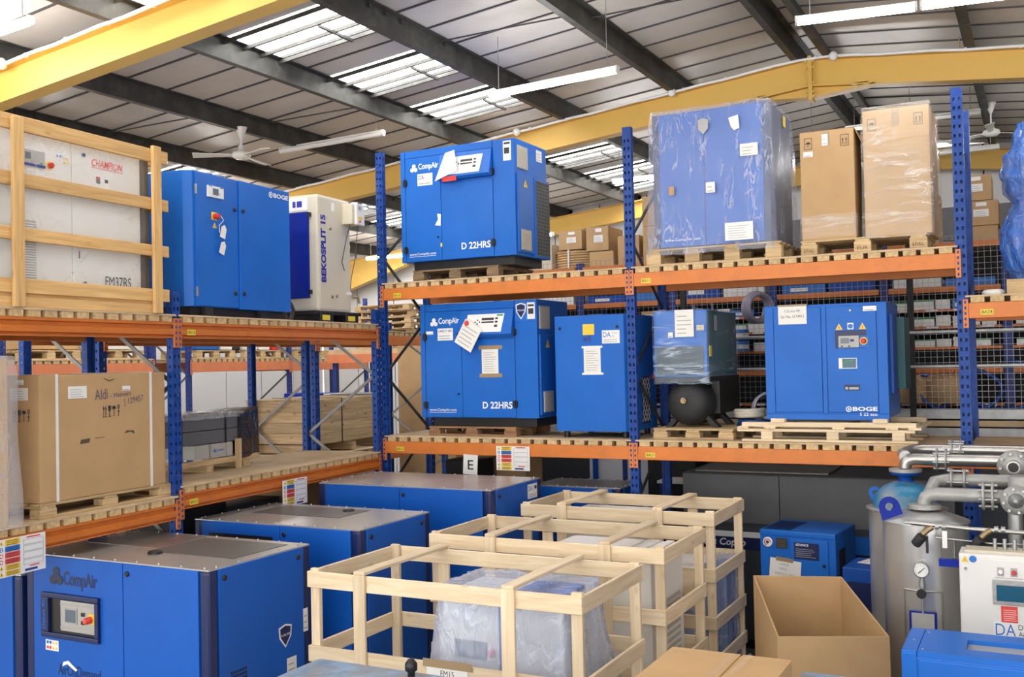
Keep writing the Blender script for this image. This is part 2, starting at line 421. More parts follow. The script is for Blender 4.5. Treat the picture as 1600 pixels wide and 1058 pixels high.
clad_wall('wall_right', 'pale panelled side wall at the right of the warehouse', 13.3, -9, 13.3, 9.6, 5.3, .98)
lo = box('trim_1', 'grey_box', None, 2.0, 9.45, 4.7, 13.2, 9.58, 5.25); tag(lo, 'dark band under the end wall rafter', None, kind='structure')

ceil = bpy.data.objects.new('ceiling', None); link(ceil); tag(ceil, 'low pitched roof lined with pale sheet panels', None, kind='structure')
def roof_quad(mb, x0, x1, y0, y1, lift0, lift1):
    def z(x, l): return rz_top(x)+.205+l
    mb.hexa([(x0, y0, z(x0, lift0)), (x1, y0, z(x1, lift0)), (x1, y1, z(x1, lift0)), (x0, y1, z(x0, lift0)),
             (x0, y0, z(x0, lift1)), (x1, y0, z(x1, lift1)), (x1, y1, z(x1, lift1)), (x0, y1, z(x0, lift1))])
mb = MB(); roof_quad(mb, -8.4, RIDGE, YB0, 9.7, .05, .09); roof_quad(mb, RIDGE, 13.4, YB0, 9.7, .05, .09)
mb.build('roof_deck', 'deck_dark', ceil)
PX = [-8.2+.0, -6.43, -4.96, -3.50, -2.05, -.60, .89, 2.35, 3.82]
PIT = .536
def strips(ya, yb, y_ref=.05):
    k0 = math.ceil((ya-y_ref)/PIT-1e-6); ys = [ya]
    y = y_ref+k0*PIT
    while y < yb-.05:
        if y > ya+.05: ys.append(y)
        y += PIT
    ys.append(yb); return list(zip(ys[:-1], ys[1:]))
PANELS = {}
def panel_row(x0, x1, spans, name='roof_panel', mat='panel'):
    for ya, yb in spans:
        k = (x0, x1, round(yb-ya, 3), mat)
        if k not in PANELS:
            m_ = MB(); w = yb-ya
            roof_quad(m_, x0, x1, .012, w-.012, 0, .03)
            PANELS[k] = m_.mesh(name, mat)
        link(bpy.data.objects.new(name, PANELS[k]), ceil, (0, ya, 0))
        kj = ('joint', x0, x1)
        if kj not in PANELS:
            m_ = MB(); roof_quad(m_, x0, x1, -.011, .011, -.012, .02); PANELS[kj] = m_.mesh('panel_joint', 'cable')
        link(bpy.data.objects.new('panel_joint', PANELS[kj]), ceil, (0, ya, 0))
ROOF_Y0 = -6.7
sky1 = [(-6.3, -5.5), (-4.75, -3.95), (-3.2, -2.4), (-1.65, -.87), (-.08, .72), (1.49, 2.33), (3.6, 4.4), (5.2, 6.0), (6.8, 7.6), (8.2, 9.0)]
def gaps(sk, a, b):
    out = []; y = a
    for s0, s1 in sk:
        if s0 > y: out += strips(y, s0, y+(s0-y)/2 if s0-y < 1 else .05)
        y = s1
    if y < b: out += strips(y, b)
    return out
panel_row(-8.4, -4.96, strips(ROOF_Y0, 9.6)); panel_row(-3.5, -.6, strips(ROOF_Y0, 9.6)); panel_row(.89, RIDGE, strips(ROOF_Y0, 9.6))
panel_row(RIDGE, 9.0, strips(ROOF_Y0, 9.6)); panel_row(9.0, 13.4, [(ROOF_Y0, 9.6)])
panel_row(-8.4, 13.4, []) 
panel_row(-.6, .89, gaps(sky1, ROOF_Y0, 9.6))
sky2 = [(-3.6, -2.8), (-2.0, -1.2), (-.4, .4), (1.2, 2.0), (3.6, 4.4), (5.2, 6.0), (6.8, 7.6)]
panel_row(-4.96, -3.5, gaps(sky2, ROOF_Y0, 9.6))
box('roof_panel', 'panel', ceil, -8.4, YB0, 6.0, 13.4, ROOF_Y0, 6.05)
BARS = {}
for sk, x0, x1 in ((sky1, -.6, .89), (sky2, -4.96, -3.5)):
    for s0, s1 in sk:
        k = (x0, round(s1-s0, 2)); w = s1-s0
        if k not in BARS:
            a = MB(); n = 8
            for i in range(n):         # ribbed translucent sheet
                roof_quad(a, x0+.02, x1, w*i/n+.004, w*(i+.8)/n, .012 if i % 2 else .0, .03)
            bars = []
            for t in (.0, .33, .66, 1.0):
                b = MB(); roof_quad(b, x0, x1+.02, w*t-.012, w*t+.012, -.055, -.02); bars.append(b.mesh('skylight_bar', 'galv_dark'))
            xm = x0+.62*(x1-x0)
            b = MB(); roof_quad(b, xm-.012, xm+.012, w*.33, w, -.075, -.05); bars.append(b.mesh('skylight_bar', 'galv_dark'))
            BARS[k] = (a.mesh('skylight_sheet', 'skylight'), bars)
        o = link(bpy.data.objects.new('skylight_sheet', BARS[k][0]), ceil, (0, s0, 0)); o['label'] = 'ribbed translucent roof light'
        for me in BARS[k][1]: link(bpy.data.objects.new('skylight_bar', me), o)
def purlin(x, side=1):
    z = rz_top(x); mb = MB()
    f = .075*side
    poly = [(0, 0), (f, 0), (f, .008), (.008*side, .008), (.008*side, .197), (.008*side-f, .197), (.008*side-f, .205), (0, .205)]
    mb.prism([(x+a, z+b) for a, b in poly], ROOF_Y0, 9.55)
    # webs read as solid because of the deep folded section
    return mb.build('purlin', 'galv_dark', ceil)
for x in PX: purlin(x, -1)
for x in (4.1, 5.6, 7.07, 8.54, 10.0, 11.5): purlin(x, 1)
# sag rods and cables under the panels
mb = MB()
for y, x0, x1 in ((-.55, -3.5, -2.05), (.55, -2.05, -.6), (-.2, .89, 2.35), (.35, 2.35, 3.8), (-.35, 2.35, 3.8)):
    mb.tube([(x0, y, rz_top(x0)+.16), ((x0+x1)/2, y+.02, rz_top((x0+x1)/2)+.10), (x1, y+.06, rz_top(x1)+.04)], .008, 6)
mb.build('roof_cable', 'cable', ceil)

def rafter(y, label, x0=-8.2, x1=13.1, conduit=True):
    ro = root('roof_rafter', label, 'beam', (0, y, 0))
    d, tf, hw = .33, .016, .085
    for side in (0, 1):
        xa, xb = (x0, RIDGE) if side == 0 else (RIDGE, x1)
        za, zb = rz_top(xa), rz_top(xb)
        m = MB()
        for (o0, o1, w) in ((-tf, 0, hw), (-d, -d+tf, hw), (-d+tf, -tf, .009)):
            m.hexa([(xa, -w, za+o0), (xb, -w, zb+o0), (xb, w, zb+o0), (xa, w, za+o0), (xa, -w, za+o1), (xb, -w, zb+o1), (xb, w, zb+o1), (xa, w, za+o1)])
        m.build('rafter_beam', 'yellow', ro)
    m = MB()                                                       # bolted apex plates and haunch
    zt = rz_top(RIDGE)
    m.box(RIDGE-.022, -.09, zt-.49, RIDGE+.022, .09, zt+.02)
    m.build('apex_plate', 'yellow', ro)
    m = MB()
    for s in (-1, 1):
        m.hexa([(RIDGE, -.009, zt-d-.12), (RIDGE+s*.62, -.009, zt-d-.03), (RIDGE+s*.62, .009, zt-d-.03), (RIDGE, .009, zt-d-.12), (RIDGE, -.009, zt-d), (RIDGE+s*.62, -.009, zt-d-.015), (RIDGE+s*.62, .009, zt-d-.015), (RIDGE, .009, zt-d)])
        m.hexa([(RIDGE, -.085, zt-d-.135), (RIDGE+s*.7, -.085, zt-d-.07), (RIDGE+s*.7, .085, zt-d-.07), (RIDGE, .085, zt-d-.135), (RIDGE, -.085, zt-d-.12), (RIDGE+s*.7, -.085, zt-d-.055), (RIDGE+s*.7, .085, zt-d-.055), (RIDGE, .085, zt-d-.12)])
    m.build('apex_haunch', 'yellow', ro)
    for s in (-.04, .04):
        for z in (.05, .12, .30, .40, .45): MB().lathe([(.014, 0), (.014, -.012)], (RIDGE+s, -.095, zt-z), 8, 'y').build('bolt', 'yellow', ro)
    # eaves haunch
    m = MB(); za = rz_top(x0)-d
    m.hexa([(x0, -.085, za-.55), (x0+2.6, -.085, rz_top(x0+2.6)-d-.02), (x0+2.6, .085, rz_top(x0+2.6)-d-.02), (x0, .085, za-.55), (x0, -.085, za), (x0+2.6, -.085, rz_top(x0+2.6)-d), (x0+2.6, .085, rz_top(x0+2.6)-d), (x0, .085, za)])
    m.build('eaves_haunch', 'yellow', ro)
    for x, nm in ((x0-.02, 'column'), (x1+.02, 'column')): box(nm, 'yellow', ro, x-.12, -.09, 0, x+.12, .09, rz_top(x)-.05, .005)
    for x in PX+[5.6, 7.07]: 
        box('cleat', 'yellow', ro, x-.09, -.03, rz_top(x), x-.082, .05, rz_top(x)+.16)
    if conduit:
        c = MB(); pts = []
        for i in range(41):
            x = -4.5+11.5*i/40; pts.append((x, -.10, rz_top(x)-.005+.006*math.sin(i*2.1)))
        c.tube(pts, .017, 8); co = c.build('conduit', 'letter_white', ro)
        c = MB().lathe([(.023, -.012), (.023, .012)], (0, 0, 0), 8, 'x').mesh('conduit_clip', 'label_white')
        for i in range(22):
            x = -4.3+i*.52; link(bpy.data.objects.new('conduit_clip', c), co, (x, -.10, rz_top(x)-.004))
        for x in (-2.0, .2, 2.32, 4.22):
            c = MB(); c.lathe([(.02, -.05), (.045, -.03), (.05, .02), (.02, .05)], (x, -.125, rz_top(x)-.01), 10, 'z'); c.build('junction_box', 'label_white', ro)
    return ro
rafter(-2.85, 'yellow steel roof rafter nearest the camera at upper left')
rafter(3.0, 'yellow steel roof rafter with bolted apex just behind the tall racks')
rafter(9.0, 'yellow steel roof rafter farthest away by the end wall', conduit=False)

# ------------------------------------------------------------------ lamps and fans
def lamp(label, a, b, z, lit=True, z2=None, group='fluorescent batten lamps'):
    a, b = Vector((a[0], a[1], z)), Vector((b[0], b[1], z if z2 is None else z2)); d = b-a
    ang = math.atan2(d.y, d.x); tilt = -math.asin(d.z/d.length); Lh = d.length
    ro = root('batten_lamp', label, 'lamp', a, 0, group); ro.rotation_euler = (0, tilt, ang)
    MB().box(0, -.016, .012, Lh, .016, .034).build('housing', 'white', ro, bev=.004)
    m = MB(); m.prism_x([(-.018, .016), (-.031, 0), (-.026, -.028), (-.012, -.04), (.012, -.04), (.026, -.028), (.031, 0), (.018, .016)], .02, Lh-.02)
    m.build('diffuser', 'tube_light' if lit else 'white', ro)
    for x in (0, Lh-.02): MB().prism_x([(-.033, .03), (-.033, -.02), (-.014, -.043), (.014, -.043), (.033, -.02), (.033, .03)], x, x+.02).build('end_cap', 'white', ro)
    for x in (.12, Lh-.12):
        wx = a+d*(x/Lh); MB().tube([(x, 0, .035), (x, 0, rz_top(wx.x)+.206-wx.z)], .004, 5).build('hanging_chain', 'galv', ro)
    return ro
lamp('lit fluorescent lamp hanging in front of the roof lights above the tall racks', (1.23, .24), (2.72, .07), 5.6)
lamp('long lit fluorescent lamp at upper right near the roof ridge', (4.47, -.39), (5.40, -.24), 5.62)
lamp('short stretch of lit lamp following the long one at upper right', (5.42, -.25), (6.9, -.05), 5.62)
lamp('lit fluorescent lamp at the upper left corner', (-2.2, -3.5), (-.72, -3.64), 5.6)
lamp('unlit white batten lamp hanging above the blue cabinets on the left rack', (-2.33, 1.19), (-.65, 1.06), 5.6, False)
lamp('dim batten lamp far back at right, in front of the farthest yellow rafter', (4.2, 7.6), (5.75, 7.6), 5.85, False)
lamp('dim batten lamp far back at right behind the ceiling fan', (3.9, 5.6), (5.6, 5.5), 5.95, False)
lamp('lit lamp far back beyond the corner post, above the stacked pallets', (-6.6, 6.3), (-5.0, 6.2), 5.0)
for i, (x, y) in enumerate(((-5.6, -.5), (-5.6, 2.4), (-5.9, 8.0), (-2.6, 6.8), (-7.6, 1.0), (-7.6, 4.0), (-7.6, 7.0))):  # lamps added to brighten the dim side wall and far aisle
    lamp(['first', 'second', 'third', 'fourth', 'first wall side', 'second wall side', 'third wall side'][i]+' added lit lamp over the far aisle beyond the left racks', (x, y), (x+1.5, y-.08), 5.0)
for i, x in enumerate((.6, 3.4, 6.2)):
    lamp(['left', 'middle', 'right'][i]+' lit lamp over the caged parts store', (x, 5.2), (x+1.5, 5.15), 5.5)
# out-of-view lamps added only to brighten the hall from the near side
for i, (x, y) in enumerate(((-2.2, -6.2), (1.2, -6.2), (4.4, -6.2), (7.6, -6.2), (8.5, -3.2), (8.5, -.2), (4.4, -3.4), (1.4, -3.4))):
    lamp('added out-of-view lit lamp over the near aisle', (x, y), (x+1.5, y-.08), 5.55, True, group='added lamps over the near aisle')

def fan(label, loc, zt, rot=0, r=.55):
    ro = root('ceiling_fan', label, 'fan', loc, rot, 'ceiling fans')
    MB().lathe([(.02, zt-.14), (.055, zt-.05), (.07, zt)], n=16).build('ceiling_cup', 'white', ro)
    MB().lathe([(.012, .1), (.012, zt-.1)], n=8).build('down_rod', 'white', ro)
    MB().lathe([(.03, .12), (.045, .05), (.10, .03), (.11, -.01), (.07, -.045), (.0, -.05)], n=20).build('motor', 'white', ro)
    for k in range(3):
        a = 2*math.pi*k/3
        b = MB(); b.hexa([(.09, -.03, -.012), (r, -.065, -.03), (r, .065, 0), (.09, .03, 0), (.09, -.03, -.004), (r, -.065, -.022), (r, .065, .008), (.09, .03, .008)])
        b.build('blade', 'white', ro, rot=(0, 0, a))
    return ro
fan('white ceiling fan hanging from the dark purlin at left', (-2.05, .16, 5.33), .33, R(100))
fan('white ceiling fan far back at right behind the corner of the tall rack', (5.7, 6.0, 5.75), .4, R(30), .65)

# ------------------------------------------------------------------ pallet racking
POSTS = {}
def post_mesh(h, mat, holes=True):
    k = (h, mat, holes)
    if k in POSTS: return POSTS[k]
    m = MB(); w, d, t = .085, .06, .003
    if not holes: m.box(0, 0, 0, w, t, h).box(0, t, 0, t, d, h).box(w-t, t, 0, w, d, h).box(t, d-t, 0, .025, d, h).box(w-.025, d-t, 0, w-t, d, h)
    else:
        hw, hh, p = .018, .028, .075
        cols = (.023, .062)
        m.box(0, 0, 0, cols[0]-hw/2, t, h); m.box(cols[0]+hw/2, 0, 0, cols[1]-hw/2, t, h); m.box(cols[1]+hw/2, 0, 0, w, t, h)
        n = int(h/p)
        for i in range(n):
            z0, z1 = i*p+hh, (i+1)*p if i < n-1 else h
            for c in cols: m.box(c-hw/2, 0, z0, c+hw/2, t, z1)
        for x0 in (0, w-t):
            m.box(x0, t, 0, x0+t, .024, h); m.box(x0, .038, 0, x0+t, d, h)
            for i in range(n):
                z0, z1 = i*p+.022, (i+1)*p if i < n-1 else h
                m.box(x0, .024, z0, x0+t, .038, z1)
        m.box(t, d-t, 0, .022, d, h).box(w-.022, d-t, 0, w-t, d, h)
        m.box(t, .045, 0, w-t, .047, h)           # closed back web: holes read dark
    POSTS[k] = m.mesh('upright', mat); return POSTS[k]
def rack(name, label, loc, rz, posts, heights, bays, depth, mat_post='post_blue', mat_beam='orange', step=False, beam_h=.125, holes=True, brace='galv_dark', wood_m='batten', batt=True, tags=None, board='ply', zbase=0):
    """posts: local x of each frame; bays: list of level heights (beam top) for each bay"""
    ro = root(name, label, 'rack', loc, rz)
    bd = .05
    for x, h in zip(posts, heights):
        for back in (0, 1):
            me = post_mesh(h, mat_post, holes)
            o = link(bpy.data.objects.new('upright', me), ro, (x-.0425, 0, zbase) if not back else (x+.0425, depth, zbase), (0, 0, 0 if not back else math.pi))
        z = .25; k = 0
        while z < h-.6:
            a, b = (.05, depth-.05) if k % 2 == 0 else (depth-.05, .05)
            plank('brace', brace, ro, (x, a, z+zbase), (x, b, z+.62+zbase), .03, .014, up=(0, 0, 1), bev=0); z += .62; k += 1
    for i, levels in enumerate(bays):
        xa, xb = posts[i]+.0425, posts[i+1]-.0425
        for zt in levels:
            for back in (0, 1):
                y0, y1 = (-.012, bd) if not back else (depth-bd, depth+.012)
                if step and not back:
                    s = beam_h
                    prof = [(y0, zt), (y0, zt-s*.16), (y0+.022, zt-s*.22), (y0+.022, zt-s*.38), (y0-.004, zt-s*.46), (y0-.004, zt-s*.78), (y0+.018, zt-s*.84), (y0+.018, zt-s*.9), (y0+.004, zt-s*.93), (y0+.004, zt-s), (y1, zt-s), (y1, zt)]
                    bm_ = MB().prism_x(prof, xa, xb).build('beam', mat_beam, ro)
                else:
                    bm_ = box('beam', mat_beam, ro, xa, y0, zt-beam_h, xb, y1, zt, .006)
                if not back:
                    c = bm_.location
                    for xe, s in ((xa, -1), (xb, 1)):
                        pl = box('end_plate', mat_beam, bm_, xe-(.041 if s < 0 else 0)-c.x, -.018-c.y, zt-.2-c.z, xe+(.0 if s < 0 else .041)-c.x, -.004-c.y, zt+.03-c.z, .002)
                    if holes:
                        pm = MB()
                        for xe in (xa-.022, xb+.022):
                            for q in range(5): pm.box(xe-.008-c.x, -.0205-c.y, zt-.185+q*.045-c.z, xe+.006-c.x, -.017-c.y, zt-.163+q*.045-c.z)
                        pm.build('pin_slots', mat_post, bm_)['kind'] = 'stuff'
                    if tags and (i, zt) in tags:
                        u, s_ = tags[(i, zt)]
                        t_ = flat('bay_label', 'tag_yellow', bm_, [rect(0, 0, .095, .045)], (u-c.x, -.016-c.y-(.004 if step else 0), zt-.1-c.z))
                        text('lettering', s_, 'ink', bm_, (u+.008-c.x, -.0195-c.y-(.004 if step else 0), zt-.09-c.z), .078, .026)
            if batt:
                bo = box('deck_board', board, ro, xa-.02, -.02, zt+.045, xb+.02, depth+.012, zt+.06, .002)
                n = int((xb-xa)/.137); st = (xb-xa)/n
                for q in range(n):
                    x0 = xa+st*q+.018
                    b_ = plank('batten', wood_m, bo, (0, 0, 0), (depth+.02, 0, 0), .045, .1, bev=0)
                    b_.matrix_local = Matrix.Translation((x0+.05-bo.location.x, .0, zt+.0235-bo.location.z)) @ Matrix.Rotation(R(90), 4, 'Z')
    return ro
DEPTH = .95
ZU, ZL = 3.642, 2.032
rack('pallet_rack', 'blue and orange pallet rack along the back with two shelves of machines', (0, 0, 0), 0, [0, 2.81, 5.65, 8.45], [5.1, 5.02, 4.98, 4.98],
     [[ZL, ZU], [ZL, ZU], [ZL, 3.235]], DEPTH, tags={(0, ZU): (.17, '8A10'), (0, ZL): (.17, '8A15'), (1, ZU): (2.93, '8A11'), (1, ZL): (2.93, '8A21'), (2, 3.235): (5.78, '8A24')})
LA = R(93.9)
def LP(along, off, z=0):
    c, s = math.cos(LA), math.sin(LA)
    return (along*c-off*s, along*s+off*c, z)
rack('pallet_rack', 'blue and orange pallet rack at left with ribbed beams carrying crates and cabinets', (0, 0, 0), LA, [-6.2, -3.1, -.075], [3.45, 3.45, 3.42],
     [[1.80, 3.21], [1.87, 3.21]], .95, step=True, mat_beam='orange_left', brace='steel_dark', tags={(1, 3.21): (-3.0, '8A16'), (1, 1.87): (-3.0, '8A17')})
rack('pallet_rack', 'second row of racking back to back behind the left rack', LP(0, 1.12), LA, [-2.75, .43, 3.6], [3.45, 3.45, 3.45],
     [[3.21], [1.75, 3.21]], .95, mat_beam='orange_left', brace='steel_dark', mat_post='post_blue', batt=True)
rack('pallet_rack', 'far rack with pale orange beams in front of the white side wall', LP(0, 5.5), LA, [-.1, 2.55, 3.33, 5.97, 8.6], [4.2, 4.2, 4.2, 4.2, 4.2],
     [[2.94, ], [], [2.94], [2.92]], .9, mat_beam='orange_far', mat_post='post_far', brace='steel_dark', beam_h=.16)
# ------------------------------------------------------------------ pallets, cartons, wrapping
def pallet(label, loc, rz, w, d, h=.13, mat='wood_pallet', boards=6, group='wooden pallets', blocks=3, mark=None):
    ro = root('pallet', label, 'pallet', loc, rz, group)
    t = .018; zb = h-2*t
    for j in range(3):
        y = (.05, d/2, d-.05)[j]
        plank('runner', mat, ro, (0, y, t/2), (w, y, t/2), t, .1)
        for i in range(blocks):
            x = .07+(w-.14)*i/(blocks-1)
            plank('block', mat, ro, (x-.07, y, t+(zb-t)/2), (x+.07, y, t+(zb-t)/2), zb-t, .1)
    for i in range(blocks):
        x = .07+(w-.14)*i/(blocks-1)
        plank('stringer', mat, ro, (x, 0, zb+t/2), (x, d, zb+t/2), t, .12)
    for i in range(boards):
        y = .05+(d-.1)*i/(boards-1)
        plank('top_board', mat, ro, (0, y, h-t/2), (w, y, h-t/2), t, .1)
    if mark:
        for i in range(blocks):
            x = .07+(w-.14)*i/(blocks-1)
            text('stamp', mark[i % len(mark)], 'kraft_dark', ro, (x-.045, -.0015, t+.015), .09, min(.03, zb-t-.03))
    return ro
def carton(name, label, loc, rz, w, d, h, mat='carton', group=None, tape=True, labels=(), cat='box', flaps=True):
    ro = root(name, label, cat, loc, rz, group)
    MB().box(0, 0, 0, w, d, h).build('carton_body', mat, ro, bev=min(.008, w*.05))
    if flaps:
        for s in (0, 1): box('top_flap', mat, ro, .002, .002 if s == 0 else d/2+.003, h, w-.002, d/2-.003 if s == 0 else d-.002, h+.004)
    if tape: flat('tape', 'tape', ro, [rect(w/2-.03, h*.86, w/2+.03, h*.99)], (0, -.001, 0))
    for (u, v, lw, lh, n) in labels: notice('carton_label', ro, u, v, lw, lh, -.0015, n, 'label_white')
    return ro
def cover(name, mat, par, w, d, h, pad=.03, flare=.05, seed=1, amp=.018, z0=0, nu=10, nz=9, crumple=None, top=True):
    """loose bag over a block w x d x h (origin at its front-left-bottom)"""
    rd = random.Random(seed); per = []
    sides = [((-pad, -pad), (w+pad, -pad)), ((w+pad, -pad), (w+pad, d+pad)), ((w+pad, d+pad), (-pad, d+pad)), ((-pad, d+pad), (-pad, -pad))]
    for a, b in sides:
        for i in range(nu): t = i/nu; per.append((a[0]+(b[0]-a[0])*t, a[1]+(b[1]-a[1])*t))
    N = len(per); ph = [rd.uniform(0, 6.28) for _ in range(6)]
    vs = []; cx, cy = w/2, d/2
    for k in range(nz+1):
        t = k/nz; z = z0+(h+pad-z0)*t
        g = 1+flare*(1-t)**1.6-(.035*max(0, t-.9)/.1)
        for i, (x, y) in enumerate(per):
            a = amp*(math.sin(i*.9+ph[0]+t*2.2)+.6*math.sin(i*2.3+ph[1]-t*4)+.5*math.sin(t*9+ph[2]+i*.35))*(1-.5*t)
            if crumple: a += crumple*math.sin(t*14+ph[3]+i*.2)
            dx, dy = x-cx, y-cy; l = math.hypot(dx, dy)
            vs.append((cx+dx*g+dx/l*a, cy+dy*g+dy/l*a, z+rd.uniform(-.006, .006)))
    fs = [(k*N+i, k*N+(i+1) % N, (k+1)*N+(i+1) % N, (k+1)*N+i) for k in range(nz) for i in range(N)]
    m = MB().add(vs, fs, True)
    if top: m.add(vs[nz*N:]+[(cx, cy, z0+(h+pad-z0)-.004)], [(i, (i+1) % N, N) for i in range(N)], True)
    o = m.build(name, mat, par)
    return o

# ------------------------------------------------------------------ blue screw compressors with control panel (two alike)
def d22(label, loc, variant):
    ro = root('compressor', label, 'compressor', loc, 0, 'blue compressors marked D 22HRS')
    W, D, H = 1.365, .74, 1.18
    MB().box(0, .012, 0, W, D, H).build('casing', 'blue', ro, bev=.006)
    box('base_frame', 'black', ro, .12, .05, -.09, W-.05, D-.05, 0, .004)
    box('edge_panel', 'blue', ro, 0, 0, 0, .055, .02, H, .004)
    d1 = box('door', 'blue', ro, .06, -.002, .004, .495, .02, 1.10, .006)
    d2 = box('door', 'blue', ro, .50, -.002, .004, 1.112, .02, .80, .006)
    box('edge_panel', 'blue', ro, 1.118, 0, 0, W, .02, H, .004)
    box('top_rail', 'blue', ro, .06, 0, 1.105, 1.112, .02, H, .004)
    # tilted control panel
    m = MB().prism_x([(.02, .82), (-.045, .82), (-.075, .845), (-.012, 1.10), (.02, 1.10)], .50, 1.112); cp = m.build('control_panel', 'blue', ro, bev=.004)
    tl = math.atan2(.063, .255)
    kp = flat('keypad', 'label_white', cp, [[(0, 0), (.42, 0), (.445, .19), (.02, .19)]], (0, 0, 0))
    kp.matrix_local = Matrix.Translation((.575, -.0715, .868)) @ Matrix.Rotation(R(90)-tl, 4, 'X')
    P = [rect(.19, .125, .33, .15), rect(.19, .095, .33, .112), rect(.345, .13, .375, .15), rect(.345, .095, .375, .115), rect(.34, .05, .375, .075), rect(.11, .10, .125, .115), rect(.135, .12, .15, .135), rect(.135, .08, .15, .095), rect(.16, .10, .175, .115)]
    k2 = flat('keys', 'ink', kp, P, (0, 0, 0), 'top', t=.001); k2.location.z = .0016
    if variant == 1:
        g = flat('green_key', 'green', kp, [rect(.36, .165, .43, .182)], (0, 0, 0), 'top', t=.001); g.location.z = .0016
        flat('red_plate', 'red', cp, [rect(0, 0, .12, .07)], (.555, -.084, .885))
        knob('stop_button', 'sign_red', cp, (.625, -.085, .965), .028, .035)
        n = notice('hanging_notice', ro, .475, .78, .22, .27, -.105, 5, spin=R(-31), seed=4); n['label'] = 'white notice hanging askew'
    else:
        flat('red_plate', 'red', ro, [rect(0, 0, .17, .05)], (.56, -.075, .80))
        n = flat('bent_notice', 'paper', ro, [[(0, 0), (.27, .09), (.24, .3), (.13, .28)]], (.485, -.095, .81)); n['label'] = 'curled white paper notice'
    for x, z in ((.06, .20-.07), (.06, .84), (1.112, .14), (1.112, .86)):
        m = MB().box(x-.022, -.018, z-.032, x+.022, 0, z+.032).lathe([(.008, -.04), (.008, .04)], (x, -.02, z), 8, 'z'); m.build('hinge', 'black', ro)
    for z in ((.86, .245) if variant == 1 else (.86, .245)): knob('door_lock', 'black', ro, (.455, -.002, z), .012)
    trefoil('emblem', 'letter_white', ro, (.125, -.004, .943), .095)
    text('lettering', 'CompAir', 'letter_white', ro, (.228, -.003, .955), .245, .08, bold=.02)
    text('lettering', 'D 22HRS', 'letter_white', ro, (.735, -.003, .095), .34, .07, bold=.022)
    text('web_address', 'www.CompAir.com', 'letter_white', ro, (.10, -.003, .062), .325, .034, bold=.008)
    flat('underline', 'letter_white', ro, [rect(0, 0, .325, .004)], (.10, -.003, .054))
    s = notice('supplier_sticker', ro, .215, .80, .185, .125, -.003, 0, 'label_white')
    if variant == 1:
        text('lettering', 'DIRECT AIR', 'ink_blue', s, (.012, .085, .002), .16, .024, 'top', bold=.01); flat('small_print', 'ink_grey', s, lines(.012, .015, .17, .07, 2, .3, .2, 5), (0, 0, .002), 'top', t=.0008)
        p = notice('taped_sheet', ro, .735, .44, .19, .27, -.003, 9)
        [flat('tape_strip', 'tape', p, [q_], (0, 0, 0), 'top', t=.002) for q_ in (rect(-.035, .255, .235, .295), rect(-.03, -.03, .23, .01))]
        notice('small_sticker', ro, .075, .865, .085, .035, -.003, 1, 'label_white')
        bk = flat('sticker_ground', 'blue_pale', ro, [rect(0, 0, .135, .19)], (1.125, -.001, .97)); shield(ro, (1.135, -.003, .985), .115, .165)
        q = notice('qr_free_label', ro, 1.262, .985, .085, .165, -.002, 0, 'label_white'); q.name = 'data_label'
        flat('print', 'ink', q, [rect(.01, .125, .075, .145), rect(.012, .05, .07, .105)], (0, 0, 0), 'top', t=.0025)
    else:
        text('lettering', 'DA', 'ink_blue', s, (.012, .065, .002), .07, .045, 'top', bold=.01); text('lettering', 'Direct\nAir', 'ink_grey', s, (.1, .06, .002), .07, .05, 'top'); flat('small_print', 'ink_grey', s, lines(.012, .015, .17, .05, 1, .35, .1, 5), (0, 0, .002), 'top', t=.0008)
        q = notice('data_label', ro, 1.24, .955, .09, .20, -.002, 0, 'label_white')
        flat('print', 'ink', q, [rect(.01, .165, .08, .185), rect(.012, .07, .07, .13)], (0, 0, 0), 'top', t=.0025)
        flat('torn_sticker', 'label_white', ro, [[(0, .01), (.07, 0), (.075, .12), (.03, .13), (.04, .07)]], (.42, -.004, .36))
        flat('door_catch', 'tag_yellow', ro, [rect(0, 0, .02, .04)], (.485, -.004, .14))
    # right side: filter grilles, raised access panel, mesh cooler
    X = W
    for (v0, v1, z0, z1, xo) in ((.05, .28, .885, 1.115, 0), (.075, .29, .055, .265, .02)):
        g = box('filter_frame', 'screen_grey', ro, X+xo, v0, z0, X+xo+.012, v1, z1, .003)
        m = MB()
        for i in range(11): zz = z0+.015+(z1-z0-.03)*i/11; m.box(X+xo+.012, v0+.015, zz, X+xo+.015, v1-.015, zz+.008)
        m.build('filter_mesh', 'cream', g, loc=(-g.location.x, -g.location.y, -g.location.z))['kind'] = 'stuff'
    box('access_panel', 'blue', ro, X, .03, .03, X+.02, .385, .83, .005)
    box('cooler_frame', 'blue', ro, X, .39, .0, X+.03, D-.005, .83, .005)
    c = box('cooler_core', 'black', ro, X+.005, .42, .03, X+.032, D-.02, .80)
    m = MB()
    for i in range(9): y = .42+(D-.44)*i/8; m.box(X+.032, y-.003, .03, X+.036, y+.003, .80)
    for i in range(22): z = .03+.77*i/21; m.box(X+.032, .42, z-.003, X+.036, D-.02, z+.003)
    m.build('cooler_mesh', 'grey_box', ro)['kind'] = 'stuff'
    tri_sign(ro, (X+.0215, .15, .70), .09, 'right')
    if variant == 0: notice('side_label', ro, .50, 1.02, .13, .12, X+.001, 3, 'label_white', face='right')
    return ro
UZ, LZ = ZU+.06, ZL+.06
pallet('dark weathered pallet under the upper D 22HRS compressor', (.34, .1, UZ), 0, 1.03, .8, .12, 'wood_old')
d22('upper blue D 22HRS compressor with a curled paper notice on its panel', (.21, .1, UZ+.21), 0)
pallet('brown pallet under the lower D 22HRS compressor', (.50, .1, LZ), 0, 1.03, .8, .095, 'wood_brown', mark=['H/ZA', '00'])
d22('lower blue D 22HRS compressor with a sheet taped to its door', (.42, .1, LZ+.185), 1)

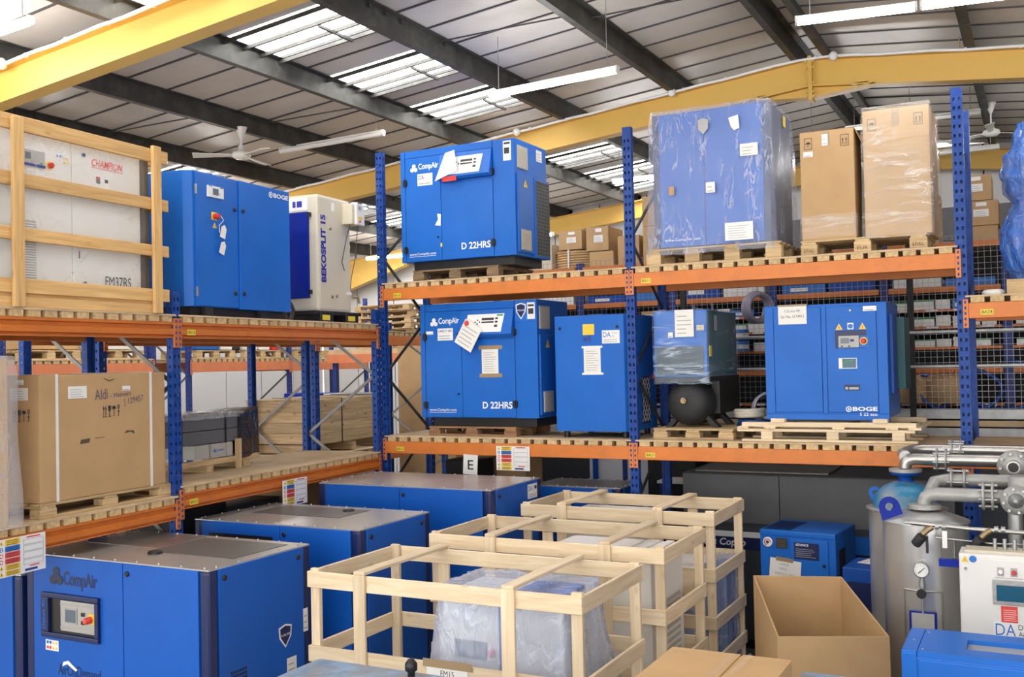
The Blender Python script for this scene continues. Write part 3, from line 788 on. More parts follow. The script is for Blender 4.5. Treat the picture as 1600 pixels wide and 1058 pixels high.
# ------------------------------------------------------------------ plain blue cabinet beside it
ro = root('compressor', 'plain blue cabinet on short feet beside the middle rack post', 'compressor', (1.977, .1, LZ))
W, D, H = .77, .75, 1.12; z0 = .062
m = MB(); m.add([(0, 0, 0), (W-.05, 0, 0), (W, .05, 0), (W, D, 0), (0, D, 0), (0, 0, H), (W-.05, 0, H), (W, .05, H), (W, D, H), (0, D, H)], [(4, 3, 2, 1, 0), (5, 6, 7, 8, 9), (0, 1, 6, 5), (1, 2, 7, 6), (2, 3, 8, 7), (3, 4, 9, 8), (4, 0, 5, 9)])
m.build('casing', 'blue', ro, (0, 0, z0), bev=.006)
for x in (.06, W-.1):
    for y in (.05, D-.1): MB().lathe([(.03, 0), (.03, .065)], (x+.02, y+.02, 0), 12).build('foot', 'black', ro)
for x, z in ((.055, 1.0), (.655, 1.0)): knob('panel_lock', 'black', ro, (x, 0, z+z0), .014)
flat('sticker', 'sign_yellow', ro, [rect(0, 0, .12, .105)], (.30, -.001, .95+z0-.02)); flat('pictogram', 'ink_blue', ro, [disc(.02, .02, .022), rect(.05, .0, .075, .06)], (.305, -.0025, .93))
s = notice('supplier_sticker', ro, .50, .905, .18, .125, -.001, 0, 'label_white')
text('lettering', 'DA', 'sign_blue', s, (.01, .06, .002), .08, .05, 'top', bold=.008); text('lettering', 'Direct\nAir', 'ink_grey', s, (.1, .06, .002), .06, .05, 'top'); flat('small_print', 'ink_grey', s, lines(.012, .012, .165, .05, 2, .3, .1, 5), (0, 0, .002), 'top', t=.0008)
p = notice('taped_sheet', ro, .305, .62, .175, .26, -.001, 9, seed=9)
[flat('tape_strip', 'label_white', p, [q_], (0, 0, 0), 'top', t=.002) for q_ in (rect(-.02, .245, .195, .265), rect(-.02, -.012, .2, .008))]
m = MB()                                                        # expanded-metal side grille
for i in range(5):
    for j in range(3):
        yy, zz = .33+j*.07, .14+i*.085
        for a in ((0, 0, .035, .042), (.035, .042, .07, 0), (0, .085, .035, .043), (.035, .043, .07, .085)):
            m.tube([(W+.004, yy+a[0], zz+a[1]), (W+.004, yy+a[2], zz+a[3])], .004, 4, cap=False)
m.build('side_grille', 'screen_grey', ro)['kind'] = 'stuff'
box('grille_back', 'navy', ro, W-.002, .32, .12, W+.001, .55, .58)
box('side_switch', 'red', ro, W, .62, .55, W+.02, .68, .59)

# ------------------------------------------------------------------ receiver-mounted compressor in stretch wrap
pallet('pallet under the wrapped compressor with the black air receiver', (2.96, .12, LZ), 0, .76, .8, .10, 'wood_pallet')
ro = root('tank_compressor', 'blue compressor in stretch wrap standing on a black air receiver', 'compressor', (2.98, .15, LZ+.10))
W, D = .51, 1.0
box('cabinet', 'blue_pale', ro, 0, 0, .475, W, D, 1.09, .008)
box('inner_panel', 'slate', ro, .02, -.006, .49, W-.03, 0, .76)
box('side_panel', 'teal', ro, W, .02, .48, W+.006, D-.02, 1.08)
box('support_tray', 'black_soft', ro, 0, .0, .43, W+.02, D, .475, .004); box('rear_skirt', 'black', ro, .45, .3, .12, W+.02, D, .43, .004)
m = MB(); r = .215; c = (.285, 0, .232)
prof = [(0.001, .03), (.08, .034), (.14, .048), (.185, .078), (.207, .12), (r, .165), (r, .72), (.19, .77), (.12, .83), (.001, .85)]
m.lathe(prof, c, 32, 'y'); m.build('receiver', 'black_soft', ro)
m = MB().lathe([(.03, -.005), (.03, .045)], (.27, 0, .255), 6, 'y').lathe([(.018, -.02), (.018, .0)], (.27, 0, .255), 10, 'y'); m.build('plug', 'brass', ro)
for y in (.2, .65):
    for s in (-1, 1):
        MB().hexa([(.30+s*.20, y-.05, 0), (.30+s*.26, y-.05, 0), (.30+s*.26, y+.05, 0), (.30+s*.20, y+.05, 0), (.30+s*.10, y-.05, .12), (.30+s*.15, y-.05, .12), (.30+s*.15, y+.05, .12), (.30+s*.10, y+.05, .12)]).build('leg', 'black_soft', ro)
w1 = cover('stretch_wrap', 'film_thin', ro, W, D, 1.09, .012, 0, 5, .004, z0=.41)
notice('document_sheet', ro, .215, .845, .18, .25, -.022, 5, seed=2); notice('sticker', ro, .147, .84, .045, .05, -.02, 1, 'label_white'); notice('sticker', ro, .42, .90, .07, .05, -.02, 2, 'cream')
box('yellow_label', 'tag_yellow', ro, W+.002, .04, .66, W+.014, .10, .76); notice('side_label', ro, .2, .90, .09, .14, W+.012, 3, 'ink_grey', face='right')

# ------------------------------------------------------------------ blue cabinet on stacked pallets
pr = root('pallet', 'long pale pallet of loose bearers under the S 22 eco cabinet', 'pallet', (3.80, .02, LZ), 0)
for y in (.06, .45, .84):
    plank('runner', 'wood_new', pr, (.02, y, .012), (1.48, y, .012), .02, .12)
    for x in (.24, .80, 1.33): plank('block', 'wood_new', pr, (x-.05, y, .055), (x+.05, y, .055), .065, .1)
    plank('stringer', 'wood_new', pr, (-.02, y, .10), (1.46, y, .10), .025, .1)
for x in (.03, .27, .85, 1.28, 1.46): plank('cross_board', 'wood_new', pr, (x, 0, .122), (x, .92, .122), .02, .10)
for y in (.05, .88): plank('bearer', 'wood_new', pr, (.02, y, .15), (1.47, y, .15), .04, .07)
for x in (.34, 1.19): plank('rest', 'wood_new', pr, (x-.06, .05, .186), (x+.06, .05, .186), .035, .1)
ro = root('compressor', 'blue S 22 eco compressor cabinet standing on long pale bearers', 'compressor', (4.03, .1, LZ+.19))
W, D, H = 1.026, .76, 1.0
box('casing', 'blue', ro, 0, .01, .02, W, D, H, .006)
for (a, b) in ((0, .078), (.49, .528), (.945, W)): box('upright_trim', 'blue', ro, a, 0, .055, b, .02, .985, .004)
box('door', 'blue', ro, .082, -.004, .065, .487, .02, .975, .006); dr = box('door', 'blue', ro, .532, -.004, .065, .942, .02, .975, .006)
box('plinth', 'blue', ro, 0, -.002, .0, W, .02, .05, .004)
for x in (.08, .87, W-.02): box('foot_bracket', 'blue_deep', ro, x, 0, -.035, x+.02, .05, .02)
box('side_panel', 'blue_deep', ro, W, .12, .22, W+.03, .40, .9, .006); box('filter_box', 'teal', ro, W, .42, .25, W+.09, D+.05, .88, .004)
rc = box('display_recess', 'navy', ro, .605, -.008, .615, .86, 0, .765, .004)
sc = box('display', 'screen_grey', ro, .632, -.016, .618, .80, -.006, .72, .003); flat('lcd', 'lcd', ro, [rect(0, 0, .07, .045)], (.65, -.018, .655)); flat('keys', 'ink_blue', ro, [disc(.0, 0, .008), disc(.06, 0, .008), rect(.07, .04, .1, .06)], (.66, -.018, .63))
flat('stop_plate', 'blue_pale', ro, [rect(0, 0, .075, .10)], (.805, -.009, .617)); flat('stop_ring', 'sign_yellow', ro, [disc(0, 0, .033)], (.838, -.012, .672)); knob('stop_button', 'red', ro, (.838, -.013, .672), .022, .03)
for x in (.608, .80): tri_sign(ro, (x, -.006, .772), .062)
flat('pictogram_plate', 'label_white', ro, [rect(0, 0, .05, .055)], (.708, -.006, .774)); flat('pictogram', 'sign_blue', ro, [disc(.025, .027, .021)], (.708, -.0085, .774))
flat('meter_frame', 'label_white', ro, [rect(0, 0, .15, .09)], (.628, -.006, .44)); flat('meter_face', 'lcd_blue', ro, [rect(.03, .006, .144, .084)], (.628, -.008, .44)); flat('meter_led', 'green', ro, [rect(.035, .045, .09, .052), rect(.05, .06, .12, .066)], (.628, -.010, .44))
flat('decal', 'navy', ro, [rect(0, 0, .13, .05)], (.668, -.0055, .252)); flat('small_print', 'screen_grey', ro, [rect(.01, .01, .03, .03), rect(.04, .01, .118, .028)], (.668, -.0075, .252))
flat('emblem', 'letter_white', ro, [[(.024*math.cos(a)*k, .024*math.sin(a)*k) for a, k in [(2*math.pi*i/20, 1) for i in range(21)]+[(2*math.pi*i/20, .7) for i in range(20, -1, -1)]], [(-.006, -.012), (.014, 0), (-.006, .012)]], (.70, -.006, .094))
text('lettering', 'BOGE', 'letter_white', ro, (.733, -.006, .078), .2, .036, bold=.03); text('lettering', 'S 22 eco', 'letter_white', ro, (.79, -.006, .038), .142, .026, bold=.008)
n = notice('taped_notice', ro, .125, .835, .245, .165, -.006, 0); text('lettering', 'S 22 eco DR', 'ink', n, (.055, .105, .002), .135, .022, 'top'); text('lettering', 'Ser No. 5174915', 'ink', n, (.022, .055, .002), .2, .024, 'top'); flat('tape_strip', 'tape', n, [rect(-.004, .155, .25, .172)], (0, 0, 0), 'top', t=.002)
notice('type_label', ro, .838, .925, .11, .042, -.006, 1, 'label_white'); knob('door_lock', 'galv', ro, (.735, -.004, .935), .012)
# hoses lying behind the pallet
def coil(name, label, mat, c, rad, r, turns, axis='z', rz=0, cat='hose', par=None, seed=1):
    rd = random.Random(seed); pts = []
    for i in range(turns*20+1):
        a = 2*math.pi*i/20; q = rad*(1+.05*math.sin(i*.37+seed)); h = r*1.7*(i/20-turns/2)*.8
        p = (q*math.cos(a), q*math.sin(a), h) if axis == 'z' else (q*math.cos(a), h, q*math.sin(a))
        pts.append(p)
    o = MB().tube(pts, r, 7).build(name, mat, par, c, (0, 0, rz)); 
    if par is None: tag(o, label, cat)
    return o
coil('hose_coil', 'coil of cream hose lying on the shelf behind the pale bearers', 'hose_cream', (3.77, .55, LZ+.22), .13, .018, 3, seed=2)
coil('hose_coil', 'coil of clear hose leaning between the receiver and the S 22 eco cabinet', 'hose_clear', (3.90, .72, LZ+.26), .14, .013, 5, axis='y', rz=.5, seed=5)
coil('hose_coil', 'coil of blue hose under the cream coil on the shelf', 'hose_blue', (3.80, .58, LZ+.12), .15, .014, 4, seed=4)

# ------------------------------------------------------------------ upper shelf, right part
pallet('pallet under the blue machine in a hazy plastic cover', (2.95, .08, UZ), 0, 1.25, .95, .155, 'wood_pallet', blocks=4)
ro = root('covered_machine', 'large blue machine under a hazy white plastic cover on the top shelf', 'compressor', (3.02, .13, UZ+.155))
W, D, H = 1.09, .88, 1.26
box('casing', 'blue', ro, .06, 0, .015, W-.06, D, H, .006)
for x in (0, W-.06): box('corner_post', 'navy', ro, x, .0, .0, x+.06, D, H, .004)
box('door_gap', 'navy', ro, .49, -.002, .02, .496, 0, H)
knob('door_lock', 'black', ro, (.51, 0, 1.14), .012)
text('web_address', 'www.CompAir.com', 'letter_white', ro, (.10, -.003, .06), .34, .035, bold=.008)
cover('plastic_cover', 'film_haze', ro, W, D, H, .03, .05, 11, .012, z0=-.06, nu=14, nz=14)
y = -.062
sh = flat('sticker', 'screen_grey', ro, [[(0, .13), (.05, .15), (.1, .13), (.095, .05), (.05, 0), (.005, .05)]], (.455, -.05, 1.02))
flat('bubble_patch', 'label_white', ro, [[(0, .12), (.09, .14), (.1, .02), (.05, 0), (.02, .04)]], (.74, -.05, 1.02))
notice('torn_label', ro, .84, .78, .16, .11, -.055, 3, seed=6)
notice('handling_label', ro, .52, .48, .085, .095, -.06, 2, 'label_white'); notice('brown_sticker', ro, .17, .49, .05, .08, -.06, 0, 'carton')
notice('document_pouch', ro, .69, .03, .255, .16, -.075, 6, 'label_white'); box('yellow_label', 'tag_yellow', ro, W+.04, .4, 1.10, W+.045, .48, 1.2)
pallet('pallet shared by the two tall cartons on the top shelf', (4.36, .13, UZ), 0, 1.03, .75, .14, 'wood_pallet', mark=['EPAL', 'EUR'])
c1 = carton('tall_carton', 'plain tall brown carton with umbrella and arrow marks', (4.37, .15, UZ+.14), 0, .455, .66, .95, labels=((.03, .735, .08, .045, 1),))
def umbrella(par, u, v, s, mat='ink'):
    flat('umbrella_mark', mat, par, [[(s*.5+s*.34*math.cos(a), s*.5+s*.3*math.sin(a)) for a in [math.pi*k/10 for k in range(11)]], rect(s*.47, s*.18, s*.53, s*.5), rect(s*.36, s*.14, s*.53, s*.2)], (u, -.0015, v))
def frame_mark(par, u, v, w, h, t=.004):
    flat('mark_frame', 'ink', par, [rect(0, 0, w, t), rect(0, h-t, w, h), rect(0, 0, t, h), rect(w-t, 0, w, h)], (u, -.0012, v))
def arrows(par, u, v, s):
    P = []
    for k in (.28, .72): P += [rect(s*(k-.04), s*.15, s*(k+.04), s*.6), [(s*(k-.13), s*.58), (s*(k+.13), s*.58), (s*k, s*.85)]]
    flat('arrow_mark', 'ink', par, P+[rect(s*.1, s*.06, s*.9, s*.1)], (u, -.0015, v))
frame_mark(c1, .04, .80, .065, .10); umbrella(c1, .042, .815, .062); frame_mark(c1, .345, .80, .07, .10); arrows(c1, .347, .815, .066)
notice('strip_label', c1, .19, .82, .05, .10, -.0015, 2, 'label_white')
MB().hexa([(.455, .02, .95), (.53, .1, .78), (.53, .6, .78), (.455, .64, .95), (.459, .02, .953), (.534, .1, .783), (.534, .6, .783), (.459, .64, .953)]).build('loose_flap', 'carton_light', c1)
cover('wrap_band', 'film_wrap', c1, .455, .66, .22, .008, .02, 3, .004, z0=.02, top=False)
c2 = carton('tall_carton', 'tall brown carton in shiny stretch wrap beside the rack post', (4.90, .15, UZ+.14), 0, .53, .70, 1.07, labels=())
frame_mark(c2, .04, .90, .07, .10); umbrella(c2, .042, .915, .066); frame_mark(c2, .41, .91, .07, .10); arrows(c2, .412, .925, .066)
cover('stretch_wrap', 'film_wrap', c2, .53, .70, 1.09, .014, .02, 8, .006, z0=-.02)

# ------------------------------------------------------------------ third bay, cut by the right edge
zz = 3.235+.06
bx = root('timber_block', 'pale timber block carrying the bright blue wrapped bundle at right', 'timber', (5.97, .1, zz))
plank('bearer', 'wood_pallet', bx, (0, .05, .06), (.9, .05, .06), .12, .1); plank('bearer', 'wood_pallet', bx, (0, .6, .06), (.9, .6, .06), .12, .1)
ro = root('wrapped_bundle', 'tall bundle in bright blue polythene at the right edge', 'bundle', (5.98, .1, zz+.125))
m = MB(); n = 24; vs = []; fs = []
prof = [(0, .03), (.12, -.03), (.28, -.055), (.45, -.03), (.56, .035), (.62, .06), (.72, .0), (.85, -.03), (.98, -.02), (1.08, .05), (1.2, .08), (1.27, .10), (1.3, .3)]
W, D = .75, .7
n = 56; NR = 44; rdb = random.Random(9); ph = [rdb.uniform(0, 6.28) for _ in range(8)]
def ins_at(z):
    for (za, ia), (zb, ib) in zip(prof[:-1], prof[1:]):
        if z <= zb: t = (z-za)/(zb-za); t = t*t*(3-2*t); return ia+(ib-ia)*t
    return prof[-1][1]
for q in range(NR):
    z = 1.3*q/(NR-1); ins = ins_at(z)
    for k in range(n):
        a = 2*math.pi*k/n; cx, cy = W/2+math.copysign(abs(math.cos(a))**.5, math.cos(a))*(W/2-ins), D/2+math.copysign(abs(math.sin(a))**.5, math.sin(a))*(D/2-ins)
        e = .012*math.sin(k*1.1+z*7+ph[0])+.009*math.sin(k*2.7-z*19+ph[1])+.008*math.sin(z*41+k*.5+ph[2])+rdb.uniform(-.005, .005)
        vs.append((cx+e*math.cos(a), cy+e*math.sin(a), z))
for i in range(NR-1):
    for k in range(n): fs.append((i*n+k, i*n+(k+1) % n, (i+1)*n+(k+1) % n, (i+1)*n+k))
m.add(vs, fs, True); m.build('polythene', 'film_blue', ro)
MB().box(.12, .12, .0, W-.12, D-.12, 1.2).build('contents', 'screen_grey', ro)
o = MB().lathe([(.001, .045), (.07, .05), (.09, .03), (.085, 0), (.02, 0)], n=16).build('folded_bag', 'label_white', None, (5.87, .25, zz), (0, 0, .4)); tag(o, 'flat white bag lying beside the timber block at right', 'bag')
# ------------------------------------------------------------------ left rack, top shelf
def on_left(along, off, z): return LP(along, off, z)
LUZ = 3.21+.06
# slatted timber crate round a wrapped white machine
ro = root('slatted_crate', 'slatted timber crate on the left rack around the white FM37RS machine', 'crate', on_left(-4.62, -.02, LUZ), LA)
for x, zt_ in ((-.55, 1.24), (.04, 1.235), (1.29, 1.275)):
    plank('post', 'wood_warm', ro, (x, -.012, 0), (x, -.012, zt_), .085, .03, up=(1, 0, 0))
for z, w in ((1.205, .10), (.835, .09), (.48, .085), (.14, .095)):
    plank('rail', 'wood_warm', ro, (-1.6, .02, z), (1.44, .02, z), w, .025)
    plank('rail', 'wood_warm', ro, (-1.6, .84, z), (1.44, .84, z), w, .025)
    plank('side_rail', 'wood_warm', ro, (1.395, .04, z), (1.395, .82, z), w, .025)
for y in (.06, .42, .8): plank('side_post', 'wood_warm', ro, (1.37, y, .05), (1.37, y, 1.25), .07, .025, up=(0, 1, 0))
for y in (.05, .43, .82): plank('skid', 'wood_warm', ro, (-1.6, y, .035), (1.3, y, .035), .07, .08)
plank('skid_board', 'wood_warm', ro, (-1.6, .08, .083), (1.3, .08, .083), .025, .1)
ro = root('cabinet', 'white machine marked FM37RS wrapped in clear plastic inside the slatted crate', 'compressor', on_left(-4.62, .07, LUZ+.1), LA)
W0, W, D, H = -.02, 1.23, .68, 1.13
box('casing', 'white', ro, W0, .01, 0, W, D, H, .01)
box('door', 'white', ro, W0+.005, 0, .01, .574, .02, H-.01, .005); box('door', 'white', ro, .58, 0, .01, W-.005, .02, H-.01, .005)
box('wrapped_side', 'steel_dark', ro, W, .02, .0, W+.11, D, H-.03, .01); box('wrapped_neighbour', 'steel_dark', ro, -1.5, 0, .0, W0-.04, D, H-.05, .02)
g = box('vent', 'screen_grey', ro, .07, -.004, .07, .265, 0, .49); m = MB()
for i in range(24): m.box(.075, -.009, .075+.017*i, .26, -.003, .084+.017*i)
m.build('louvre', 'white', g, (-g.location.x, -g.location.y, -g.location.z))['kind'] = 'stuff'
cp = box('display', 'grey_cast', ro, .135, -.012, .855, .34, 0, .965, .006); flat('display_face', 'screen_grey', ro, [rect(.008, .02, .197, .105)], (.135, -.014, .855)); flat('lcd', 'lcd', ro, [rect(.04, .045, .085, .09)], (.135, -.0165, .855)); flat('bezel', 'royal', ro, [rect(0, 0, .205, .018)], (.135, -.0145, .855)); flat('keys', 'green', ro, [rect(.16, .022, .178, .032)], (.135, -.0175, .855))
flat('stop_plate', 'tag_yellow', ro, [disc(0, 0, .03)], (.385, -.002, .885)); knob('stop_button', 'red', ro, (.385, -.004, .885), .02, .03)
flat('pictograms', 'sign_yellow', ro, [disc(0, .02, .009), disc(.03, .02, .009), disc(0, -.01, .009), disc(.03, -.01, .009)], (.51, -.002, .935)); flat('pictograms', 'sign_blue', ro, [disc(0, .02, .009), disc(.03, .02, .009)], (.45, -.002, .945))
text('lettering', 'CHAMPION', 'sign_red', ro, (.755, -.003, .945), .295, .055, bold=.015, shear=.25); flat('underline', 'sign_red', ro, [rect(0, 0, .295, .004)], (.755, -.003, .935))
text('lettering', 'FM37RS', 'ink', ro, (.87, -.003, .085), .25, .075)
n = notice('sticker', ro, .785, .79, .13, .095, -.002, 0, 'label_white'); flat('print', 'ink', n, [rect(.01, .035, .045, .085), rect(.09, .05, .12, .075)], (0, 0, .002), 'top'); flat('print', 'red', n, [rect(.02, .065, .045, .085)], (0, 0, .0032), 'top')
for z in (1.01, .095): knob('door_lock', 'ink_blue', ro, (.68, -.002, z), .014)
flat('scratch', 'ink', ro, [rect(0, 0, .008, .05)], (.63, -.002, .27))
cover('plastic_wrap', 'film_clear', ro, W, D, H, .02, .0, 21, .006, z0=-.02, nu=14, nz=10)

# blue two-door cabinet
ro = root('compressor', 'blue two-door cabinet with a hanging tag on the left rack', 'compressor', on_left(-2.93, .0, LUZ), LA)
W, D, H, z0 = 1.31, .72, 1.10, .075
m = MB(); m.add([(.0, .06, 0), (.045, 0, 0), (W, 0, 0), (W, D, 0), (0, D, 0), (0, .06, H), (.045, 0, H), (W, 0, H), (W, D, H), (0, D, H)], [(4, 3, 2, 1, 0), (5, 6, 7, 8, 9), (0, 1, 6, 5), (1, 2, 7, 6), (2, 3, 8, 7), (3, 4, 9, 8), (4, 0, 5, 9)])
m.build('casing', 'blue', ro, (0, .012, z0), bev=.004)
box('door', 'blue', ro, .075, 0, z0+.006, .60, .02, z0+H-.006, .005); box('door', 'blue', ro, .606, -.014, z0-.006, W, .02, z0+H-.004, .005)
for z in (.12, .95): box('hinge', 'galv', ro, .068, -.006, z0+z-.04, .084, .01, z0+z+.04, .002)
box('base_frame', 'black', ro, .05, .05, 0, W-.03, D, z0)
for x in (.18, .9): box('foot', 'black_soft', ro, x, .01, 0, x+.1, .06, z0)
fr = box('display', 'label_white', ro, .205, -.012, z0+.905, .405, 0, z0+1.0, .003); flat('lcd', 'lcd', ro, [rect(.06, .02, .13, .075)], (.205, -.0145, z0+.905)); flat('small_print', 'ink_blue', ro, [rect(.01, .085, .05, .09), rect(.15, .085, .19, .092), rect(.145, .03, .15, .04)], (.205, -.0145, z0+.905))
flat('switch_plate', 'tag_yellow', ro, [rect(0, 0, .065, .065)], (.255, -.002, z0+.72)); knob('switch', 'red', ro, (.295, -.003, z0+.75), .024, .05)
tri_sign(ro, (.27, -.002, z0+.655), .05)
m = MB().tube([(.31, -.05, z0+.76), (.345, -.055, z0+.72), (.33, -.02, z0+.68), (.335, -.02, z0+.62)], .003, 5); m.build('tag_string', 'label_white', ro)
for (u, v, a) in ((.325, .585, -.25), (.31, .455, -.35)):
    t = flat('tag', 'paper', ro, [[(0, 0), (.065, 0), (.065, .085), (.035, .115), (0, .09)]], (u, -.03, z0+v), spin=a)
flat('emblem', 'letter_white', ro, [[(.027*math.cos(a)*k, .027*math.sin(a)*k) for a, k in [(2*math.pi*i/20, 1) for i in range(21)]+[(2*math.pi*i/20, .72) for i in range(20, -1, -1)]], [(-.008, -.014), (.014, 0), (-.008, .014)]], (1.035, -.0155, z0+1.035))
text('lettering', 'BOGE', 'letter_white', ro, (1.075, -.0165, z0+1.015), .215, .04, bold=.03)
for x in (.55, .645):
    for z in (.84, .13): knob('door_lock', 'black', ro, (x, -.014 if x > .6 else 0, z0+z), .018)
flat('panel_seam', 'navy', ro, [rect(0, 0, .004, .2), rect(-.12, 0, 0, .004)], (-.001, .28, z0+.2), 'left')
m = MB().tube([(W+.02, .06, .12), (W+.06, .1, .06), (W+.12, .12, .02), (W+.16, .1, .02), (W+.14, .06, .10), (W+.05, .03, .16)], .018, 8); m.build('drain_hose', 'cable', ro)

# cream separator with deep blue door
ro = root('separator', 'cream cabinet with royal blue door and vertical lettering on the left rack', 'cabinet', on_left(-1.10, .03, LUZ), LA)
W, D, H, z0 = .57, .52, 1.14, .10
box('casing', 'cream', ro, 0, 0, z0, W, D, z0+H, .03)
dr = MB().box(-.03, .10, z0+.13, 0, .52, z0+.97).build('door', 'royal', ro, bev=.01)
m = MB().lathe([(.028, 0), (.032, .008), (.024, .02)], (0, 0, 0), 14, 'x'); k = m.build('door_latch', 'navy', ro, (-.03, .34, z0+.57), (0, 0, math.pi))
for z in (.17, .92): box('hinge', 'black', ro, -.036, .075, z0+z, -.0, .10, z0+z+.04)
s = flat('notice_plate', 'label_white', ro, [rect(0, 0, .22, .12)], (-.001, .34, z0+.99), 'left'); flat('print', 'bek_blue', s, [rect(.05, .03, .085, .09), rect(.1, .03, .16, .09)], (0, 0, .002), 'top')
t = text('lettering', 'BEKOSPLIT 15', 'bek_blue', ro, (.125, -.002, z0+.285), .66, .085, bold=.045, spin=R(90))
cb = box('control_box', 'cream', ro, .42, -.12, z0+.885, .60, .02, z0+1.09, .008); box('control_lid', 'white', ro, .46, -.15, z0+.88, .605, -.12, z0+1.095, .006)
flat('sticker', 'tag_yellow', ro, [rect(.03, .055, .10, .085)], (.46, -.152, z0+.88)); knob('switch', 'red', ro, (.51, -.152, z0+.915), .012); flat('meter', 'ink_grey', ro, [rect(.03, .15, .08, .19)], (.46, -.152, z0+.88))
m = MB().tube([(.47, -.06, z0+.885), (.42, -.05, z0+.75), (.36, -.03, z0+.5), (.42, -.02, z0+.42)], .005, 5).tube([(.58, -.08, z0+.88), (.59, -.05, z0+.6), (.60, .02, z0+.35), (.58, .02, z0+.2)], .004, 5); m.build('cable', 'cable', ro)
for (u, v) in ((.205, .82), (.30, .16), (.22, .15)): knob('plug', 'brass', ro, (u, 0, z0+v), .016)
m = MB().tube([(.56, -.02, z0+.16), (.60, -.06, z0+.16), (.62, -.06, z0+.1)], .014, 8); m.build('drain_tap', 'brass', ro)
notice('sticker', ro, .23, 1.05+z0-.05, .05, .08, -.001, 0, 'label_white'); notice('sticker', ro, .48, z0+.18, .09, .03, -.001, 1, 'label_white')
for x in (.0, .45): 
    box('skid_block', 'black', ro, x-.02, -.03, 0, x+.2, .5, z0, .01); flat('yellow_patch', 'tag_yellow', ro, [rect(0, 0, .13, .05)], (x-.0, -.032, .015))
box('skid', 'black', ro, -.1, -.02, z0-.03, W+.15, D, z0+.005, .004)
# grey-brown timber board standing behind the separator
bd = root('timber_stack', 'dark timber panel standing behind the cream cabinet', 'timber', on_left(-.32, .35, LUZ), LA)
for k in range(3): plank('board', 'wood_old', bd, (0, .02, .1+.27*k), (.22, .02, .1+.27*k), .25, .03)

# ------------------------------------------------------------------ left rack, lower shelf
pallet('pale pallet under the big strapped carton', on_left(-4.37, .04, 1.86), LA, 1.24, .85, .10, 'wood_pallet')
ro = root('big_carton', 'big brown carton with white straps, handling marks and handwriting', 'box', on_left(-4.355, .05, 1.96), LA)
W, D, H = 1.175, .80, .865
MB().box(0, 0, 0, W, D, H).build('carton_body', 'carton', ro, bev=.012)
for x in (.13, 1.01):
    m = MB().box(x, -.003, 0, x+.022, .0, H).box(x, -.003, H, x+.022, D, H+.003); m.build('strap', 'strap', ro)
notice('shipping_label', ro, .235, .695, .165, .085, -.002, 4, 'label_white'); notice('shipping_label', ro, .735, .735, .075, .034, -.002, 1, 'label_white')
text('handwriting', 'Aldi', 'pen', ro, (.475, -.003, .675), .12, .075, spin=.05); text('handwriting', '- Helmers', 'pen', ro, (.62, -.003, .685), .2, .036, spin=.06); text('handwriting', 'J 129457', 'pen', ro, (.75, -.003, .615), .2, .06, spin=.12)
def handling(par, u, v, s, face='front', y=-.0022):
    P = []
    for k in (0, .25): P += [rect(s*(k+.07), 0, s*(k+.12), s*.75), [(s*(k+.0), s*.7), (s*(k+.19), s*.7), (s*(k+.095), s)], rect(s*k, -s*.02, s*(k+.19), s*.03)]
    P += [[(s*.62, s), (s*.98, s), (s*.93, s*.6), (s*.82, s*.45), (s*.78, s*.45), (s*.67, s*.6)], rect(s*.77, s*.05, s*.83, s*.5), rect(s*.66, 0, s*.94, s*.06)]
    P += [[(s*1.32+s*.24*math.cos(math.pi*k/10), s*.68+s*.3*math.sin(math.pi*k/10)) for k in range(11)], rect(s*1.3, s*.08, s*1.34, s*.7), rect(s*1.2, s*.05, s*1.34, s*.1)]
    P += [rect(s*1.75, s*.75, s*2.0, s*.8), rect(s*1.75, s*.98, s*2.0, s*1.03), rect(s*1.75, s*.75, s*1.8, s*1.0), rect(s*1.95, s*.75, s*2.0, s*1.0), rect(s*1.85, s*.05, s*1.9, s*.75), rect(s*1.75, s*.4, s*2.0, s*.46), rect(s*1.75, s*.05, s*1.9, s*.1)]
    at = (u, y, v) if face == 'front' else (-.0022, u, v)
    flat('handling_marks', 'ink', par, P, at, face)
handling(ro, .545, .55, .08); handling(ro, .25, .55, .08, 'left')
notice('shipping_label', ro, .27, .695, .165, .085, -.002, 4, 'label_white', face='left'); notice('shipping_label', ro, .22, .80, .075, .034, -.002, 1, 'label_white', face='left')
flat('tear', 'kraft_dark', ro, [[(0, 0), (.08, .005), (.09, .035), (.01, .03)]], (.335, -.002, .375)); flat('tear', 'kraft_dark', ro, [[(0, .02), (.06, .03), (.1, .01), (.09, .035), (.02, .04)]], (.75, -.002, .40)); flat('crease', 'kraft_dark', ro, [rect(0, 0, .09, .004)], (.47, -.002, .405))
flat('hand_hole', 'kraft_dark', ro, [[(0, .02), (.05, 0), (.1, .015), (.1, .02), (.05, .008), (0, .026)]], (.56, -.002, .805))

# wrapped pallet at the far left edge
ro = root('wrapped_pallet', 'pallet load in loose clear plastic cut by the left edge', 'bundle', on_left(-5.38, -.02, 1.86), LA)
pl = (.0, .75)
for x in (.03, .68): plank('post', 'wood_warm', ro, (x, .02, 0), (x, .02, 1.08), .08, .03, up=(1, 0, 0))
for z in (.1, .55, 1.0): plank('rail', 'wood_warm', ro, (0, .05, z), (.72, .05, z), .09, .025)
box('contents', 'carton_light', ro, .03, .08, .02, .70, .7, 1.05, .02)
cover('plastic_wrap', 'film_white', ro, .74, .72, 1.06, .03, .06, 31, .02, z0=.0)

